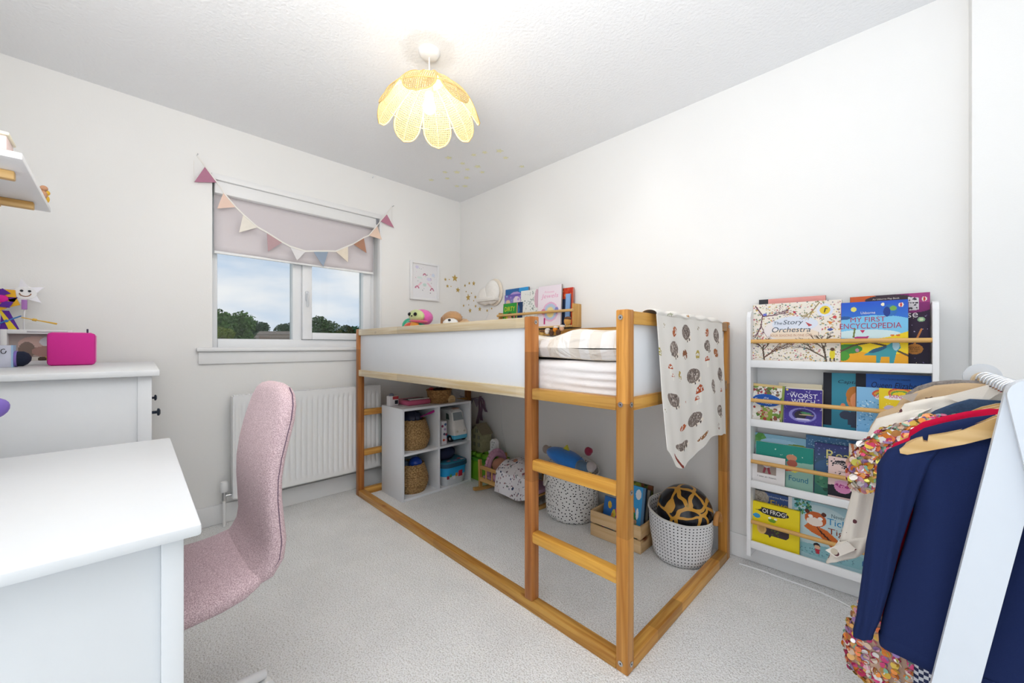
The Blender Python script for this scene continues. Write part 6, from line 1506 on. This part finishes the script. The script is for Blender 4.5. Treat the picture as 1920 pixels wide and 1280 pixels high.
S_J = [(.045, .845, .035, .014), (.022, .825, .044, .022), (.005, .79, .043, .026), (-.004, .74, .036, .027), (-.016, .67, .032, .026), (-.028, .60, .029, .025), (-.041, .50, .025, .024), (-.053, .42, .021, .022), (-.061, .385, .0185, .02), (-.062, .372, .0175, .018)]
nav, np_ = garment('jacket', 'navy blue jersey jacket nearest on the clothes rail', 'jacket', 1.224, B_J, S_J, cloth('navy_jersey', '#202c54'))
obj('hem_band', MB().loft([ring_(RKx, 1.224, .392, .2005, .0352, .25, .37 * 9), ring_(RKx, 1.224, .388, .2015, .0362, .25, .37 * 9), ring_(RKx, 1.224, .366, .2005, .034, .25, .37 * 9), ring_(RKx, 1.224, .362, .199, .032, .25, .37 * 9)], cap=False), MATS['navy_jersey'], nav, smooth='all')
B_R = [(z - (.02 if z < .45 else 0), hw, ht * .85) for z, hw, ht in B_J]
S_R = [(x + .010 - (.004 if z < .5 else 0), z, hw, ht * .9) for x, z, hw, ht in S_J]
garment('cardigan', 'crimson red cardigan directly behind the navy jacket', 'cardigan', 1.278, B_R, S_R, cloth('crimson_knit', '#c4123c'), dz=.006)
# gingham dress
def check():
    m = bpy.data.materials.new('navy_white_check'); m.use_nodes = True
    n, l = m.node_tree.nodes, m.node_tree.links; b = n['Principled BSDF']
    tc = n.new('ShaderNodeTexCoord'); ck = n.new('ShaderNodeTexChecker'); ck.inputs['Scale'].default_value = 125
    ck.inputs['Color1'].default_value = lin('#e6e8ee'); ck.inputs['Color2'].default_value = lin('#2a3358')
    mp = n.new('ShaderNodeMapping'); mp.inputs['Scale'].default_value = (1, .001, 1); l.new(tc.outputs['Object'], mp.inputs['Vector'])
    l.new(mp.outputs['Vector'], ck.inputs['Vector']); l.new(ck.outputs['Color'], b.inputs['Base Color']); b.inputs['Roughness'].default_value = .9; return m
B_G = [(.84, .09, .008), (.82, .12, .012), (.75, .11, .013), (.6, .115, .015), (.45, .13, .016), (.3, .143, .017), (.19, .148, .017), (.185, .146, .014)]
garment('dress', 'navy and white checked dress showing below the navy jacket', 'dress', 1.308, B_G, [(.075, .815, .03, .010), (.05, .77, .03, .012), (.04, .72, .028, .012)], check())
# sequin dress
B_S = [(.868, .095, .012), (.86, .13, .016), (.84, .158, .020), (.80, .165, .022), (.72, .15, .022), (.6, .16, .024), (.48, .19, .026), (.38, .235, .028), (.30, .262, .030), (.24, .27, .030), (.20, .26, .028), (.17, .22, .02)]
S_S = [(.045, .855, .035, .014), (.01, .83, .05, .022), (-.022, .79, .052, .028), (-.043, .745, .05, .030), (-.052, .70, .042, .028), (-.05, .675, .036, .022)]
seq, sparts = garment('sequin_dress', 'dress covered in large multicoloured sequins behind the red cardigan', 'dress', 1.345, B_S, S_S, cloth('blush_mesh', '#d9b59c'), dz=.012)
rn = random.Random(21)
SQ = ['#e8c9b0', '#f2ece6', '#d8a060', '#d24a7c', '#e27a4c', '#c8c05a', '#8fc0a8', '#b8345c', '#f6f2f0', '#e6a8b8', '#d8b048', '#9a78a8', '#e88a3c', '#efe0d0']
mb = MB(); cols = []
def discs(me, M, n, r0, r1, cond):
    k = 0; tot = 0
    polys = me.polygons; ar = np.array([p.area for p in polys]); cs = np.cumsum(ar) / ar.sum()
    while k < n and tot < n * 12:
        tot += 1
        p = polys[int(np.searchsorted(cs, rn.random()))]
        c = M @ Vector(p.center); 
        if not cond(c): continue
        nn = (M.to_3x3() @ p.normal).normalized()
        nn = (nn + Vector((rn.gauss(0, .35), rn.gauss(0, .35), rn.gauss(0, .35)))).normalized()
        t1 = nn.orthogonal().normalized(); t2 = nn.cross(t1)
        c = c + (M.to_3x3() @ p.normal).normalized() * rn.uniform(.001, .006) + t1 * rn.uniform(-.004, .004)
        r = rn.uniform(r0, r1)
        mb.add([c + t1 * (math.cos(PI * i / 4) * r) + t2 * (math.sin(PI * i / 4) * r) for i in range(8)], [tuple(range(8))]); cols.append(lin(rn.choice(SQ))); k += 1
for o in sparts:
    M = wm(o); b = o is sparts[0]
    discs(o.data, M, 7000 if b else 1100, .005, .0085 if b else .0105, (lambda c: c.y < 1.35 or c.x < RKx - .1) if b else (lambda c: True))
mb.cols = cols
ms = paintmat('sequin_print', .18); ms.node_tree.nodes['Principled BSDF'].inputs['Metallic'].default_value = .35
obj('sequins', mb, ms, seq, smooth=False, kind='stuff', fix=False)
# denim, cream, beige, tweed
B_D = [(.918, .05, .01), (.905, .075, .012), (.885, .105, .013), (.86, .13, .014), (.82, .14, .015), (.7, .13, .016), (.55, .135, .016), (.5, .135, .012)]
S_D = [(.05, .85, .03, .010), (.03, .82, .036, .013), (.02, .75, .03, .014), (.012, .6, .026, .014)]
garment('denim_jacket', 'dark blue denim jacket behind the sequin dress', 'jacket', 1.418, B_D, S_D, cloth('dark_denim', '#3a4d68', noise=.4, nscale=160))
def motif():
    m = cloth('cream_cotton', '#eae3d8', noise=.02); n, l = m.node_tree.nodes, m.node_tree.links; b = n['Principled BSDF']
    src = b.inputs['Base Color'].links[0].from_socket
    tc = n.new('ShaderNodeTexCoord'); v = n.new('ShaderNodeTexVoronoi'); v.inputs['Scale'].default_value = 24; l.new(tc.outputs['Object'], v.inputs['Vector'])
    g = n.new('ShaderNodeMath'); g.operation = 'LESS_THAN'; g.inputs[1].default_value = .17; l.new(v.outputs['Distance'], g.inputs[0])
    mx = n.new('ShaderNodeMix'); mx.data_type = 'RGBA'; l.new(g.outputs[0], mx.inputs[0]); l.new(src, mx.inputs[6]); mx.inputs[7].default_value = lin('#6a4348'); l.new(mx.outputs[2], b.inputs['Base Color']); return m
M_CR = motif()
B_C = [(.935, .045, .016), (.918, .085, .02), (.905, .125, .022), (.89, .158, .024), (.87, .168, .025), (.8, .16, .026), (.65, .155, .027), (.5, .165, .027), (.47, .165, .022)]
S_C = [(.035, .88, .035, .016), (.0, .86, .048, .024), (-.018, .82, .046, .03), (-.032, .76, .042, .03), (-.05, .69, .04, .03), (-.064, .62, .038, .03), (-.078, .55, .037, .03), (-.088, .50, .036, .03)]
cr_, cp = garment('printed_jacket', 'cream cotton jacket with small dark motifs and turned back cuffs', 'jacket', 1.468, B_C, S_C, M_CR)
cu = [(-.086, .515, .040, .033), (-.097, .487, .043, .035), (-.105, .462, .044, .036), (-.112, .445, .043, .035)]
co = obj('cuff', MB().loft([ring_(x, 1.456, z, hw, ht, .1, 2, n=36, slope=.75) for x, z, hw, ht in interp(cu, 3)], cap=False), M_CR, cr_, smooth='all'); co.modifiers.new('t', 'SOLIDIFY').thickness = .003
obj('cuff_tab', MB().prism([(-.105, 1.415, .505), (-.085, 1.412, .49), (-.128, 1.412, .452), (-.152, 1.417, .462)], (0, -.003, 0)), M_CR, co, smooth=False)
obj('button', MB().tube([(-.132, 1.412, .467), (-.132, 1.409, .467)], .008, 16), mat('pearl_button', '#cfc3ae', .3), co)
obj('collar', MB().prism([(.075, 1.44, .918), (.15, 1.436, .955), (.17, 1.436, .945), (.125, 1.43, .895)], (0, -.004, 0)), M_CR, cr_, smooth=False)
B_B = [(.945, .05, .016), (.935, .10, .02), (.915, .135, .022), (.89, .165, .025), (.86, .178, .027), (.8, .17, .027), (.6, .17, .027), (.42, .18, .027), (.4, .178, .02)]
bg_, _ = garment('beige_coat', 'beige cotton coat towards the far end of the clothes rail', 'coat', 1.578, B_B, [(.03, .885, .035, .018), (.0, .862, .045, .026), (-.02, .82, .044, .03), (-.035, .7, .04, .03), (-.05, .55, .036, .028), (-.06, .46, .034, .026)], cloth('beige_twill', '#c9ad8a', noise=.06))
obj('collar_flap', MB().prism([onY(1686, 742, 1.545), onY(1722, 736, 1.545), onY(1711, 754, 1.54)], (0, -.004, 0)), cloth('beige_lining', '#b9aca0'), bg_, smooth=False)
obj('pocket_flap', MB().tube([onY(1735, 746, 1.548), onY(1742, 746.5, 1.546), onY(1748, 744, 1.548)], .0018, 6), cloth('beige_stitch', '#6d5540'), bg_)
B_T = [(.948, .06, .014), (.94, .10, .018), (.925, .13, .02), (.90, .155, .022), (.85, .16, .024), (.7, .155, .024), (.55, .16, .022), (.53, .155, .016)]
garment('tweed_top', 'grey tweed top at the far end of the clothes rail', 'top', 1.655, B_T, [(.035, .885, .032, .014), (.01, .855, .038, .02), (-.002, .8, .036, .02), (-.01, .7, .032, .02)], cloth('grey_tweed', '#8d8580', noise=.7, nscale=140))
# white cable lying along the skirting
cb = [onZ(u, v, .004) for u, v in ((1386, 1056), (1430, 1070), (1475, 1087), (1515, 1101), (1545, 1113), (1575, 1127), (1604, 1143), (1640, 1165), (1690, 1200))]
cb = [Vector((p.x, min(p.y, WY - .018), .004)) for p in cb]
obj('power_cable', MB().tube(cb, .0035, 8), M_TRIM, label='white cable lying along the skirting board below the bookcase', cat='cable')
